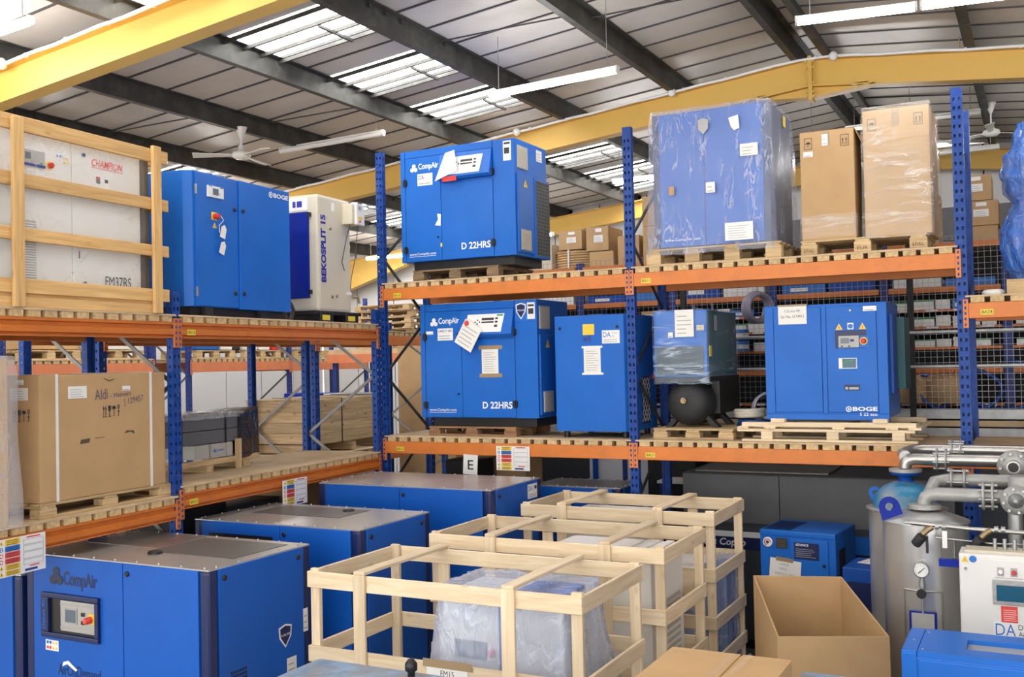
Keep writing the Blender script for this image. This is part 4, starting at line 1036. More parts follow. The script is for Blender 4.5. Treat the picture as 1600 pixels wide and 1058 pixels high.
# long grey cartons with black plastic end
ro = root('long_carton', 'long grey cartons strapped together with one end in black plastic', 'box', on_left(-3.0, .45, 1.93), LA)
for x in (.1, .8, 1.3): plank('cross_bearer', 'wood_pallet', ro, (x, 0, .04), (x, .48, .04), .08, .09)
plank('side_board', 'wood_pallet', ro, (0, .0, .09), (1.46, .0, .09), .05, .025); plank('upright_board', 'wood_pallet', ro, (1.16, -.02, .0), (1.16, -.02, .27), .07, .025, up=(1, 0, 0))
box('carton', 'grey_box', ro, 0, .02, .25, 1.22, .46, .365, .006); box('carton', 'grey_box', ro, 0, .02, .37, 1.22, .46, .50, .006)
box('inner_box', 'screen_grey', ro, .62, .01, .12, .80, .4, .245, .004); b_ = box('inner_box', 'screen_grey', ro, .82, .005, .12, 1.02, .4, .245, .004); box('inner_box', 'screen_grey', ro, 1.03, .01, .12, 1.12, .4, .245, .004)
trefoil('emblem', 'sign_blue', ro, (.85, .003, .165), .035); text('lettering', 'CompAir', 'sign_blue', ro, (.89, .002, .17), .1, .028)
for x in (.45, 1.02): MB().box(x, .012, .1, x+.02, .018, .505).box(x, .018, .5, x+.02, .46, .506).build('strap', 'black', ro)
cover('top_film', 'film_white', ro, 1.24, .46, .51, .01, .0, 5, .004, z0=.47)
w = MB().hexa([(1.20, -.03, .08), (1.50, .0, .10), (1.50, .52, .10), (1.20, .52, .08), (1.20, -.02, .49), (1.50, .01, .55), (1.50, .50, .53), (1.20, .50, .5)]).build('black_wrap', 'film_black', ro, bev=.02)
box('wrapped_core', 'black', ro, 1.21, .03, .12, 1.47, .47, .5, .01)

# boarded timber case on the second row
ro = root('timber_case', 'boarded timber packing case on the rack behind the left one', 'crate', on_left(.52, 1.18, 1.82), LA)
for x in (.08, .75, 1.4): plank('skid', 'wood_case', ro, (x, 0, .05), (x, 1.0, .05), .1, .1)
for k in range(4):
    z = .175+.125*k
    plank('board', 'wood_case', ro, (0, 0, z), (1.5, 0, z), .122, .02); plank('board', 'wood_case', ro, (-.012, 0, z), (-.012, 1.0, z), .122, .02); plank('board', 'wood_case', ro, (0, 1.0, z), (1.5, 1.0, z), .122, .02)
for k in range(7): plank('lid_board', 'wood_case', ro, (-.02, .07+.145*k, .622), (1.52, .07+.145*k, .622), .018, .14)
for x in (.47, 1.35): MB().box(x, -.014, .1, x+.018, -.01, .635).box(x, -.014, .632, x+.018, 1.0, .636).build('strap', 'black', ro)

# ------------------------------------------------------------------ far rack goods, seen between the uprights
def goods(name, label, cat, loc, rz, w, d, h, mat, group=None): 
    o = MB().box(0, 0, 0, w, d, h).build(name, mat, None, loc, (0, 0, rz), bev=.015); return tag(o, label, cat, group)
FZ = 2.94+.06
for i, (a, w) in enumerate(((.2, 1.0), (1.4, 1.0), (3.55, .95), (4.75, 1.0), (6.15, 1.0), (7.3, 1.0))):
    pallet(['pallet on the far rack behind the big strapped carton', 'pallet on the far rack behind the leftmost upright pair', 'pallet with a blue machine on the far rack', 'pallet with the white papered load on the far rack', 'pallet with white sacks on the far rack', 'pallet at the far end of the far rack'][i], LP(a, 5.55, FZ), LA, w, .75, .13, 'wood_pallet', group='pallets on the far rack')
for lab, cat, a, off, w, h, mt in (('hazy wrapped load behind the big strapped carton on the far rack', 'bundle', .25, 5.6, .95, .42, 'carton_light'), ('low wrapped load on the far rack next to the hazy one', 'bundle', 1.45, 5.6, .9, .28, 'white'),
        ('small blue machine lying on the far rack pallet', 'machine', 3.6, 5.6, .55, .16, 'blue'), ('white papered carton on the far rack', 'box', 4.2, 5.6, .28, .3, 'label_white'), ('white sack on the far rack between the uprights', 'bag', 4.85, 5.6, .3, .3, 'label_white'), ('second white sack on the far rack', 'bag', 5.2, 5.6, .3, .3, 'label_white'), ('red machine end on the far rack', 'machine', 5.6, 5.62, .2, .2, 'red'), ('pale grey drum shaped load on the far rack', 'drum', 6.3, 5.6, .8, .4, 'screen_grey'), ('dark bundle on the far rack beside the papered carton', 'bundle', 4.5, 5.65, .25, .2, 'black_soft')):
    goods('far_load', lab, cat, LP(a, off, FZ+.14), LA, w, .55, h, mt)
# shorter goods behind the corner: stacked pallets, control cabinet, cartons
for k in range(7):
    pallet(['lowest', 'second lowest', 'third lowest', 'middle', 'third from top', 'second from top', 'topmost'][k]+' weathered pallet of the stack beyond the corner post', (-4.75+.03*(k % 2), 6.0, 3.13+.11*k), .04*(k % 3-1), 1.2, .9, .105, 'wood_pallet', group='stack of empty pallets beyond the corner')
st = root('storage_platform', 'timber platform carrying the stack of empty pallets', 'platform', (-5.2, 5.8, 0))
box('deck', 'ply', st, 0, 0, 3.03, 2.3, 1.3, 3.12)
for x in (.05, 2.2):
    for y in (.05, 1.2): box('leg', 'post_far', st, x, y, 0, x+.08, y+.08, 3.03)
box('edge_beam', 'orange_far', st, 0, -.05, 2.88, 2.3, 0, 3.03)
ro = root('control_cabinet', 'grey steel control box with a yellow knob behind the timber case', 'cabinet', (-3.25, 3.3, 0), .05)
box('casing', 'grey_box', ro, 0, 0, 1.6, .75, .5, 2.42, .01); box('side', 'screen_grey', ro, -.12, .0, 1.6, 0, .5, 2.42, .01); knob('knob', 'tag_yellow', ro, (-.06, 0, 2.28), .05, .05)
box('stand', 'grey_box', ro, -.1, .1, 0, .7, .45, 1.6)
goods('parts_case', 'deep blue plastic case beside the grey control box', 'case', (-4.3, 3.5, 1.9), .05, .7, .4, .52, 'royal')
sh = root('work_bench', 'plain bench under the deep blue case', 'bench', (-4.5, 3.4, 0)); box('bench_top', 'ply', sh, 0, 0, 1.86, 1.1, .7, 1.9)
for x in (0, 1.04):
    for y in (0, .64): box('leg', 'post_far', sh, x, y, 0, x+.06, y+.06, 1.86)
pt = root('partition', 'brown board partition seen behind the corner post', 'partition', (-2.9, 4.6, 0))
for k in range(3): box('board', 'carton', pt, .62*k, 0, 0, .62*k+.60, .04, 3.55-.3*(k == 0), .004)
box('rail', 'galv', pt, .6, -.06, 2.72, 1.9, -.02, 2.78)

for i, (a, o_, w, d, h, mt) in enumerate(((-2.75, .40, .7, .5, 1.66, 'black_soft'), (-2.0, .42, .75, .5, 1.6, 'charcoal'), (-1.15, .40, .55, .5, 1.66, 'carton'), (-.55, .42, .4, .5, 1.6, 'black_soft'))):
    goods('storage_box', ['dark crate under the left rack behind the upright', 'dark grey crate under the left rack behind the second compressor', 'brown carton under the left rack behind the load sign', 'dark crate under the left rack near the corner'][i], 'box', LP(a, o_, 0), LA, w, d, h, mt)
# ------------------------------------------------------------------ big floor-standing blue compressors
def floor_comp(label, loc, W, D, H, split, kind):
    ro = root('compressor', label, 'compressor', loc, 0, 'large blue floor compressors with steel lids')
    c = .085
    box('casing', 'blue_deep', ro, .03, .03, .08, W-.03, D-.03, H-.012)
    box('plinth', 'black', ro, .05, .05, 0, W-.05, D-.05, .08)
    for x, y in ((0, 0), (W-c, 0), (0, D-c), (W-c, D-c)):
        m = MB().box(x, y, .06, x+c, y+c, H-.004); m.build('corner_column', 'navy', ro, bev=.03, seg=3)
    box('door', 'blue_shaded', ro, c+.002, -.004, .08, split-.003, .03, H-.01, .006); box('door', 'blue_shaded', ro, split+.003, -.004, .08, W-c-.002, .03, H-.01, .006)
    box('side_panel', 'blue_shaded', ro, W-.03, c+.002, .08, W+.004, D-c-.002, H-.01, .006); box('side_panel', 'blue_shaded', ro, -.004, c+.002, .08, .03, D-c-.002, H-.01, .006)
    box('back_panel', 'blue_shaded', ro, c+.002, D-.03, .08, W-c-.002, D+.004, H-.01, .006)
    knob('door_lock', 'black', ro, (split+.045, -.004, H-.075), .018); knob('door_lock', 'black', ro, (W+.004, c+.05, H-.07), .018, .012, 'right'); knob('door_lock', 'black', ro, (W+.004, D-c-.06, H-.07), .018, .012, 'right')
    lid = box('lid', 'steel_top', ro, .005, .005, H-.012, W-.005, D-.005, H, .003)
    lx, ly, lz = lid.location
    for (x0, y0, x1, y1, mt) in {1: ((.10, .45, .80, .93, 'steel'), (.82, .35, 1.6, .9, 'steel_dark')), 2: ((.25, .42, 1.15, .85, 'steel_dark'),), 3: ()}[kind]:
        box('lid_panel', mt, lid, x0-lx, y0-ly, H-lz, x1-lx, y1-ly, H+.004-lz, .001)
    m = MB()
    for i in range(9):
        for y in (.03, D-.03): m.lathe([(.009, 0), (.009, .007), (.004, .01)], (.06+(W-.12)*i/8-lx, y-ly, H-lz), 6)
        if i < 5:
            for x in (.03, W-.03): m.lathe([(.009, 0), (.009, .007), (.004, .01)], (x-lx, .1+(D-.2)*i/4-ly, H-lz), 6)
    m.build('lid_bolts', 'galv', lid)['kind'] = 'stuff'
    return ro
M1 = floor_comp('nearest blue floor compressor with a recessed control panel at lower left', (-.18, -4.15, 0), 1.72, 1.0, 1.58, .966, 1)
trefoil('emblem', 'letter_navy', M1, (.255, -.0065, 1.368), .14); text('lettering', 'CompAir', 'letter_navy', M1, (.396, -.0065, 1.355), .33, .125, bold=.022)
cp = MB().box(.19, -.03, 1.02, .755, -.004, 1.055).box(.19, -.03, 1.29, .755, -.004, 1.325).box(.19, -.03, 1.055, .265, -.004, 1.29).box(.72, -.03, 1.055, .755, -.004, 1.29).build('control_surround', 'navy', M1, bev=.006)
box('control_recess', 'black', cp, .265, -.006, 1.055, .72, -.0045, 1.29)
box('control_face', 'steel_top', cp, .375, -.016, 1.075, .72, -.006, 1.28, .002)
flat('control_band', 'screen_grey', cp, [rect(0, 0, .345, .014), rect(0, .16, .345, .172)], (.375, -.0175, 1.09))
flat('screen_frame', 'screen_grey', cp, [rect(0, 0, .12, .105)], (.42, -.0185, 1.13)); flat('screen', 'lcd', cp, [rect(.01, .01, .11, .095)], (.42, -.021, 1.13))
flat('keys', 'black', cp, [rect(0, 0, .035, .025), rect(0, .055, .035, .08)], (.582, -.019, 1.135)); flat('stop_plate', 'sign_yellow', cp, [rect(0, 0, .06, .07)], (.655, -.019, 1.145)); knob('stop_button', 'sign_red', cp, (.675, -.02, 1.175), .024, .05)
text('lettering', 'Delcos XL', 'blue_pale', cp, (.24, -.032, 1.08), .2, .03, spin=R(90), bold=.02)
q = notice('pictogram_label', M1, .212, .925, .13, .072, -.0065, 0, 'label_white'); flat('pictograms', 'sign_yellow', q, [[(.07+.03*i, .01+.035*j), (.092+.03*i, .01+.035*j), (.081+.03*i, .03+.035*j)] for i in (0, 1) for j in (0, 1)], (0, 0, .0016), 'top'); flat('pictograms', 'sign_blue', q, [disc(.022, .055, .011), disc(.05, .055, .011)], (0, 0, .0016), 'top'); flat('pictograms', 'sign_red', q, [disc(.022, .02, .011), disc(.05, .02, .011)], (0, 0, .0016), 'top')
text('lettering', 'AirOnDemand', 'letter_navy', M1, (.332, -.0065, .77), .42, .075, shear=.15); flat('swoosh', 'letter_white', M1, [[(0, .03), (.05, .05), (.13, .01), (.15, .02), (.06, .075), (.01, .06)]], (.38, -.0085, .80))
knob('lid_cap', 'black', M1, (.94, .3, 1.58), .05, .02, 'top')
shield(M1, (1.7255, .64, .92), .135, .16, 'right'); notice('side_label', M1, .72, .74, .10, .10, 1.7255, 2, 'label_white', face='right'); notice('side_label', M1, .90, .98, .05, .16, 1.7255, 3, 'label_white', face='right')
m = MB()
for i in range(6):
    for j in range(8): m.box(1.7245, .18+.026*i, .70+.026*j, 1.7265, .196+.026*i, .716+.026*j)
m.build('side_vent', 'black', M1)['kind'] = 'stuff'
M2 = floor_comp('second blue floor compressor, behind the nearest one', (.02, -2.75, 0), 1.66, .98, 1.62, .90, 2)
box('slot', 'black', M2, .17, -.007, 1.49, .83, -.004, 1.52); knob('lid_cap', 'black', M2, (1.0, .75, 1.62), .05, .02, 'top')
M3 = floor_comp('third blue floor compressor, standing in the corner between the racks', (.15, -1.3, 0), 1.85, .98, 1.75, .91, 3)
q = notice('supplier_sticker', M3, .68, 1.585, .19, .13, 1.8555, 0, 'label_white', face='right'); text('lettering', 'DA', 'sign_blue', q, (.015, .07, .002), .08, .045, 'top', bold=.008); text('lettering', 'Direct\nAir', 'ink_grey', q, (.105, .065, .002), .065, .05, 'top'); flat('small_print', 'ink_grey', q, lines(.015, .015, .17, .05, 2, .35, .1, 5), (0, 0, .002), 'top', t=.0008)
M4 = floor_comp('blue floor compressor under the back rack beside the middle post', (1.62, .25, 0), .95, .62, 1.6, .45, 3)
M0 = floor_comp('blue cabinet in the lower left corner behind the load sign', (-1.75, -4.1, 0), 1.45, .9, 1.4, .7, 3)

# ------------------------------------------------------------------ load signs and letter card
def load_sign(label, loc, rz, w=.37, h=.24):
    ro = root('load_sign', label, 'sign', loc, rz, 'rack load signs')
    box('plate', 'label_white', ro, 0, 0, 0, w, .004, h, .001)
    P = [('sign_yellow', .82, .98), ('sign_blue', .66, .80), ('sign_red', .50, .64), ('sign_red', .34, .48), ('sign_yellow', .18, .32), ('sign_yellow', .03, .16)]
    for m_, a, b in P:
        s = flat('panel', m_, ro, [rect(w*.16, h*a, w*.46, h*b)], (0, -.001, 0)); flat('small_print', 'ink', s, lines(w*.19, h*(a+.02), w*.43, h*b, 3, .3, .2, 4), (0, 0, .0016), 'top', t=.0006)
    for k, (m_, a, b) in enumerate(P):
        c = ((w*.08, h*(a+b)/2)); r = h*.06
        if m_ == 'sign_yellow': flat('triangle', m_, ro, [[(c[0]-r, c[1]-r*.8), (c[0]+r, c[1]-r*.8), (c[0], c[1]+r)]], (0, -.001, 0)); flat('triangle_mark', 'ink', ro, [rect(c[0]-.002, c[1]-.006, c[0]+.002, c[1]+.004)], (0, -.003, 0))
        else: flat('roundel', m_, ro, [disc(c[0], c[1], r)], (0, -.001, 0)); flat('roundel_mark', 'label_white', ro, [disc(c[0], c[1], r*.6)] if m_ == 'sign_red' else [rect(c[0]-.004, c[1]-.01, c[0]+.004, c[1]+.01)], (0, -.003, 0))
    fr = []
    for a, b in ((.76, .90), (.58, .74), (.38, .56), (.22, .36)):
        t = .002; fr += [rect(w*.53, h*a, w*.95, h*a+t), rect(w*.53, h*b-t, w*.95, h*b), rect(w*.53, h*a, w*.53+t, h*b), rect(w*.95-t, h*a, w*.95, h*b)]
    flat('form_boxes', 'ink_grey', ro, fr, (0, -.001, 0)); flat('heading', 'sign_red', ro, [rect(w*.6, h*.93, w*.88, h*.965), rect(w*.66, h*.16, w*.86, h*.19)], (0, -.001, 0)); flat('brand_mark', 'ink_blue', ro, [rect(w*.56, h*.05, w*.82, h*.11)], (0, -.001, 0))
    return ro
load_sign('rack load sign hanging from the back rack beam', (1.37, -.035, 1.77), 0)
load_sign('rack load sign on the left rack beam above the second compressor', LP(-1.83, -.045, 1.585), LA)
load_sign('rack load sign at the left edge below the wrapped pallet', LP(-4.78, -.05, 1.555), LA)
ro = root('letter_card', 'white card with a letter E hanging under the back rack beam', 'sign', (.985, -.03, 1.715), 0)
box('card', 'label_white', ro, 0, 0, 0, .165, .004, .2, .001, (0, R(3), 0)); text('lettering', 'E', 'ink', ro, (.055, -.003, .05), .065, .095, bold=.005)

# ------------------------------------------------------------------ slatted crates on the floor
def floor_crate(label, x0, x1, y0, y1, H, posts, zr, group='pale slatted crates on the floor'):
    ro = root('slatted_crate', label, 'crate', (x0, y0, 0), 0, group)
    W, D = x1-x0, y1-y0; w, t = .105, .022
    for z in zr:
        for y in (0, D): plank('rail', 'wood_new', ro, (0, y, z), (W, y, z), w, t)
        for x in (.012, W-.012): plank('side_rail', 'wood_new', ro, (x, .012, z), (x, D-.012, z), w, t)
    for x in (.045, W-.045):
        for y in (.03, D-.03): plank('corner_post', 'wood_new', ro, (x, y, .0), (x, y, H+.012), .07, .035, up=(1, 0, 0))
    for x in posts:
        for y, s in ((-.022, -1), (D+.022, 1)): plank('post', 'wood_new', ro, (x, y, 0), (x, y, H+.005), .09, .022, up=(1, 0, 0))
        plank('cross_bar', 'wood_new', ro, (x, -.03, H+.016), (x, D+.03, H+.016), .022, .085)
    for x in [W*k/5 for k in range(6)]: plank('floor_board', 'wood_new', ro, (x, 0, .11), (x, D, .11), .02, .1)
    for y in (.05, D/2, D-.05): plank('skid', 'wood_new', ro, (0, y, .05), (W, y, .05), .09, .09)
    return ro
CR1 = floor_crate('nearest slatted crate, holding the machine in the plastic bag', 1.87, 3.84, -3.59, -2.6, 1.5, (.43, 1.50), (1.445, .96, .47))
t = notice('paper_label', CR1, .92, .83, .29, .17, -.013, 0); text('lettering', 'FM15', 'ink', t, (.10, .105, .002), .095, .036, 'top'); flat('tape_strip', 'tape', CR1, [rect(0, 0, .35, .05)], (.895, -.016, .985), spin=-.0)
CR2 = floor_crate('middle slatted crate of the three, around a tall white cabinet', 2.01, 3.89, -2.31, -1.37, 1.55, (.54, 1.45), (1.495, 1.08, .67))
CR3 = floor_crate('farthest slatted crate, next to the dark grey machine', 2.12, 3.85, -.98, -.08, 1.6, (.40, 1.26), (1.545, 1.10, .72, .4))
# goods inside the crates
ro = root('bagged_machine', 'white machine in a crinkled clear plastic bag inside the nearest crate', 'compressor', (2.75, -3.36, .14))
W, D, H = .86, .55, 1.24
box('casing', 'white', ro, 0, 0, 0, W, D, H, .02); box('blue_band', 'blue_deep', ro, .42, -.004, .0, .52, 0, H)
box('display', 'grey_box', ro, .1, -.01, .85, .33, 0, .96, .004); text('lettering', 'CHAMPION', 'sign_red', ro, (.06, -.004, .58), .32, .05, bold=.015); knob('stop_button', 'red', ro, (.37, -.004, .9), .025, .03); knob('door_lock', 'black', ro, (.2, -.004, .73), .016)
box('motor', 'blue', ro, W*.55, .1, H, W-.05, D-.1, H+.03, .01)
cover('plastic_bag', 'film_bag', ro, W, D, H+.02, .03, .42, 41, .03, z0=.1, nu=14, nz=14)
o = box('foam_slab', 'styro', None, 2.02, -3.3, .62, 2.52, -2.85, .70, .004); tag(o, 'white foam slab lying in the nearest crate', 'foam')
bs = root('carton_stack', 'white carton under the foam slab in the nearest crate', 'box', (2.02, -3.3, .14)); box('carton_body', 'label_white', bs, 0, 0, 0, .5, .45, .475, .01)
ro = root('cabinet', 'tall white cabinet with dark louvres inside the middle crate', 'compressor', (2.85, -2.2, .14))
W, D, H = .90, .70, 1.31
box('casing', 'white', ro, 0, 0, 0, W, D, H, .01); box('top_panel', 'white', ro, .05, .05, H, .62, D-.05, H+.012, .004); box('ridge', 'white', ro, .68, .05, H, .74, D-.05, H+.02, .004); box('ridge', 'white', ro, .8, .05, H, .86, D-.05, H+.02, .004)
for x, y in ((.12, .12), (.78, .12)): knob('cap', 'ink_blue', ro, (x, y, H+.012), .012, .01, 'top')
m = MB()
for i in range(18): m.box(.12, -.006, .3+.045*i, .3, -.001, .325+.045*i)
m.build('louvre', 'grey_box', ro)
m = MB()
for i in range(18): m.box(W+.001, .2, .1+.05*i, W+.006, .6, .125+.05*i)
m.build('side_louvre', 'screen_grey', ro)
ro = root('cabinet', 'white cabinet with two black caps inside the farthest crate', 'compressor', (2.42, -.85, .14))
box('casing', 'white', ro, 0, 0, 0, .72, .62, 1.36, .01); box('top_panel', 'white', ro, .03, .03, 1.36, .69, .59, 1.372, .004)
for x in (.14, .55): knob('cap', 'ink', ro, (x, .3, 1.372), .014, .01, 'top')
ro = root('cabinet', 'small white box with dark fan grille at the right of the farthest crate', 'compressor', (3.22, -.8, .14))
box('casing', 'white', ro, 0, 0, 0, .42, .55, .98, .01); m = MB()
for i in range(16): m.box(.04, -.006, .2+.04*i, .38, -.001, .222+.04*i)
m.build('louvre', 'ink', ro); cover('plastic_bag', 'film_bag', ro, .42, .55, .7, .03, .2, 51, .02)
ro = root('bagged_part', 'blue part in a plastic bag at the right end of the farthest crate', 'bundle', (3.665, -.55, .14))
box('contents', 'blue_deep', ro, .02, .02, 0, .12, .36, .95, .02); cover('plastic_bag', 'film_bag', ro, .13, .38, .98, .01, .08, 61, .008)

# ------------------------------------------------------------------ dark grey machine under the back rack
ro = root('machine', 'long dark grey machine under the back rack with white lettering', 'compressor', (2.98, .9, 0))
W, D, H = 2.5, 1.0, 1.70
box('casing', 'charcoal', ro, 0, .02, .1, W, D, H, .008); box('plinth', 'black', ro, .03, .05, 0, W-.03, D-.03, .1)
box('upper_panel', 'grey_box', ro, 0, 0, 1.22, .952, .03, H-.01, .005); box('upper_panel', 'grey_box', ro, .958, 0, 1.22, W, .03, H-.01, .005)
for a, b in ((0, .85), (.856, 1.08), (1.086, 1.75), (1.756, W)): box('door', 'charcoal', ro, a, 0, .1, b, .03, 1.17, .005)
flat('name_band', 'letter_white', ro, [rect(0, 0, .72, .055)], (-.002+.07, -.002, 1.085)); flat('name_plate', 'navy', ro, [rect(0, 0, .72, .12)], (.068, -.002, .965)); text('lettering', 'Atlas Copco', 'letter_white', ro, (.13, -.005, .98), .49, .09, bold=.025, shear=.15)
box('top_tray', 'steel_dark', ro, .1, .1, H, 1.4, D-.1, H+.02, .004); box('latch', 'galv', ro, .95, -.02, .7, .99, 0, .85, .004)
dsp = box('display_frame', 'black', ro, 1.62, -.02, .70, 1.86, 0, 1.08, .004); flat('display_blue', 'blue_pale', ro, [rect(0, 0, .17, .17)], (1.62, -.022, .99)); flat('display', 'screen_grey', ro, [rect(0, 0, .15, .13)], (1.65, -.022, .76)); flat('lcd', 'lcd_blue', ro, [rect(.015, .06, .08, .1)], (1.65, -.0245, .76)); flat('keys', 'sign_blue', ro, [disc(.12, .03+.035*k, .012) for k in range(3)], (1.65, -.0245, .76)); knob('stop_button', 'red', ro, (1.68, 0, .62), .035, .06)

# ------------------------------------------------------------------ small blue compressor with notices
ro = root('compressor', 'small blue compressor with a taped paper in front of the grey machine', 'compressor', (3.99, -.12, 0), R(-6))
W, D, H = .65, .62, 1.35
box('casing', 'blue', ro, 0, .01, .6, W, D, H-.02, .012); box('lid', 'blue', ro, 0, 0, H-.05, W, D, H, .012); box('stand', 'blue_deep', ro, .03, .05, 0, W-.03, D-.03, .6)
m = MB()
for i in range(14): m.box(.03+.017*i, .04, H, .037+.017*i, .50, H+.004)
m.build('top_louvre', 'navy', ro)
dr = box('door', 'blue', ro, .27, -.005, .65, .59, .015, H-.065, .006); knob('door_lock', 'black', ro, (.555, -.005, 1.08), .014)
m = MB().lathe([(.042, 0), (.042, -.012), (.034, -.014), (0.001, -.014)], (.075, 0, 1.245), 20, 'y'); m.build('gauge', 'label_white', ro); flat('gauge_ring', 'red', ro, [[(.03*math.cos(a)*k, .03*math.sin(a)*k) for a, k in [(2*math.pi*i/18, 1) for i in range(14)]+[(2*math.pi*i/18, .75) for i in range(13, -1, -1)]]], (.075, -.0155, 1.245)); flat('gauge_face', 'ink_blue', ro, [disc(0, 0, .014)], (.075, -.0158, 1.245))
flat('data_plate', 'ink', ro, [rect(0, 0, .10, .085)], (.145, -.002, 1.20)); flat('small_print', 'brass', ro, lines(.01, .01, .09, .08, 4, .2), (.145, -.004, 1.20))
s = flat('name_sticker', 'navy', ro, [rect(0, 0, .21, .14)], (.305, -.0075, 1.12)); text('lettering', 'ADVANCE', 'letter_white', s, (.012, .112, .002), .11, .02, 'top', bold=.02); flat('small_print', 'ink_grey', s, lines(.012, .02, .19, .10, 5, .25), (0, 0, .0018), 'top', t=.0008)
n = notice('taped_paper', ro, .08, .93, .27, .19, -.012, 0, spin=-.09); text('lettering', 'HR05', 'ink_grey', n, (.09, .135, .002), .075, .024, 'top'); text('lettering', 'HR05-', 'ink_grey', n, (.085, .095, .002), .075, .024, 'top'); text('lettering', '0009551804', 'ink_grey', n, (.05, .05, .002), .17, .026, 'top'); flat('tape_strip', 'tape', n, [rect(.05, .17, .2, .205)], (0, 0, 0), 'top', t=.002)
box('side_vent', 'black', ro, W-.002, .1, .95, W+.003, .28, 1.2); notice('side_label', ro, .3, .9, .08, .1, W+.001, 2, 'label_white', face='right')

# ------------------------------------------------------------------ open carton and closed carton in front
ro = root('open_carton', 'empty open-topped brown carton in front of the small blue compressor', 'box', (0, 0, 0))
bl, br, fr_, fl_ = Vector((4.29, -1.53, 1.25)), Vector((4.88, -1.34, 1.25)), Vector((5.32, -2.28, 1.10)), Vector((4.69, -2.54, 1.10))
def wall(a, b, t=.012, name='side', drop=0, mat='carton'):
    n = Vector((0, 0, 1)).cross((b-a)); n.z = 0; n.normalize(); n *= t
    A, B = a.copy(), b.copy()
    MB().hexa([(A.x, A.y, .02), (B.x, B.y, .02), (B.x+n.x, B.y+n.y, .02), (A.x+n.x, A.y+n.y, .02), tuple(A), tuple(B), (B.x+n.x, B.y+n.y, B.z), (A.x+n.x, A.y+n.y, A.z)]).build(name, mat, ro, bev=.003)
wall(fl_, fr_); wall(fr_, br); wall(br, bl); wall(bl, fl_)
MB().hexa([(*bl.xy, 0), (*fl_.xy, 0), (*fr_.xy, 0), (*br.xy, 0), (*bl.xy, .02), (*fl_.xy, .02), (*fr_.xy, .02), (*br.xy, .02)]).build('bottom', 'carton', ro)
ro = root('closed_carton', 'closed brown carton with torn tape at the bottom edge of the picture', 'box', (4.63, -5.05, 0))
W, D, H = .55, .70, 1.5
box('carton_body', 'carton_light', ro, 0, 0, 0, W, D, H-.006, .006)
box('top_flap', 'carton_light', ro, 0, 0, H-.006, W*.585, D, H, .002); box('top_flap', 'carton_light', ro, W*.605, 0, H-.006, W, D, H, .002)
MB().add([(W*.5, .3, H+.001), (W*.57, .3, H+.002), (W*.56, .66, H+.002), (W*.51, .66, H+.001)], [(0, 1, 2, 3)]).build('tape_strip', 'film_clear', ro)
MB().add([(W*.62, .25, H+.001), (W*.69, .25, H+.01), (W*.72, .62, H+.02), (W*.66, .70, H+.012)], [(0, 1, 2, 3)]).build('tape_strip', 'film_clear', ro)

# old lid at the bottom edge
ro = root('machine', 'worn pale blue lidded machine at the bottom edge below the nearest crate', 'compressor', (2.86, -5.53, 0))
box('casing', 'blue_deep', ro, .02, .02, 0, .88, .78, 1.32, .02); MB().box(0, 0, 1.29, .9, .80, 1.35).build('lid', 'oldlid', ro, bev=.03, seg=3)
m = MB().lathe([(.018, 1.35), (.018, 1.37), (.03, 1.38), (.03, 1.41), (.014, 1.432), (.001, 1.435)], (.615, .72, 0), 14); m.build('knob', 'black', ro)

# ------------------------------------------------------------------ dryer tanks, pipework and control box at right
def vessel(label, c, r, h, dome):
    ro = root('pressure_vessel', label, 'tank', (c[0], c[1], 0), 0, 'clad pressure vessels')
    MB().lathe([(r*.97, .1), (r, .12), (r, h)], n=40).build('cladding', 'steel_clad', ro)
    if dome:
        MB().lathe([(r+.015, h-.01), (r+.02, h+.005), (r*.8, h+.012)], n=40).build('rim', 'galv', ro)
        MB().lathe([(r*.88, h), (r*.88, h+.04), (r*.82, h+.10), (r*.62, h+.16), (r*.35, h+.195), (.06, h+.205)], n=36).build('dome', 'tank_cyan', ro)
        MB().lathe([(.06, h+.20), (.05, h+.25), (.11, h+.255), (.11, h+.275)], n=20).build('neck_flange', 'blue_deep', ro)
        MB().lathe([(.12, h+.277), (.12, h+.30)], n=20).build('pipe_flange', 'grey_cast', ro)
    else:
        MB().lathe([(r+.012, h-.008), (r+.012, h), (r*.5, h+.055), (.05, h+.07)], n=40).build('cone_lid', 'galv', ro)
        MB().lathe([(.105, h+.075), (.105, h+.1), (.08, h+.105)], n=20).build('pipe_flange', 'grey_cast', ro)
    for k in range(4):
        a = R(45+90*k); MB().box(-.04, -.04, 0, .04, .04, .14).build('foot', 'blue_deep', ro, (r*.7*math.cos(a), r*.7*math.sin(a), 0))
    return ro
V1 = vessel('near steel-clad tank with a pressure gauge', (5.455, -1.40), .275, 1.70, False)
V2 = vessel('rear steel-clad tank with a cyan domed top', (5.25, -.62), .275, 1.66, True)
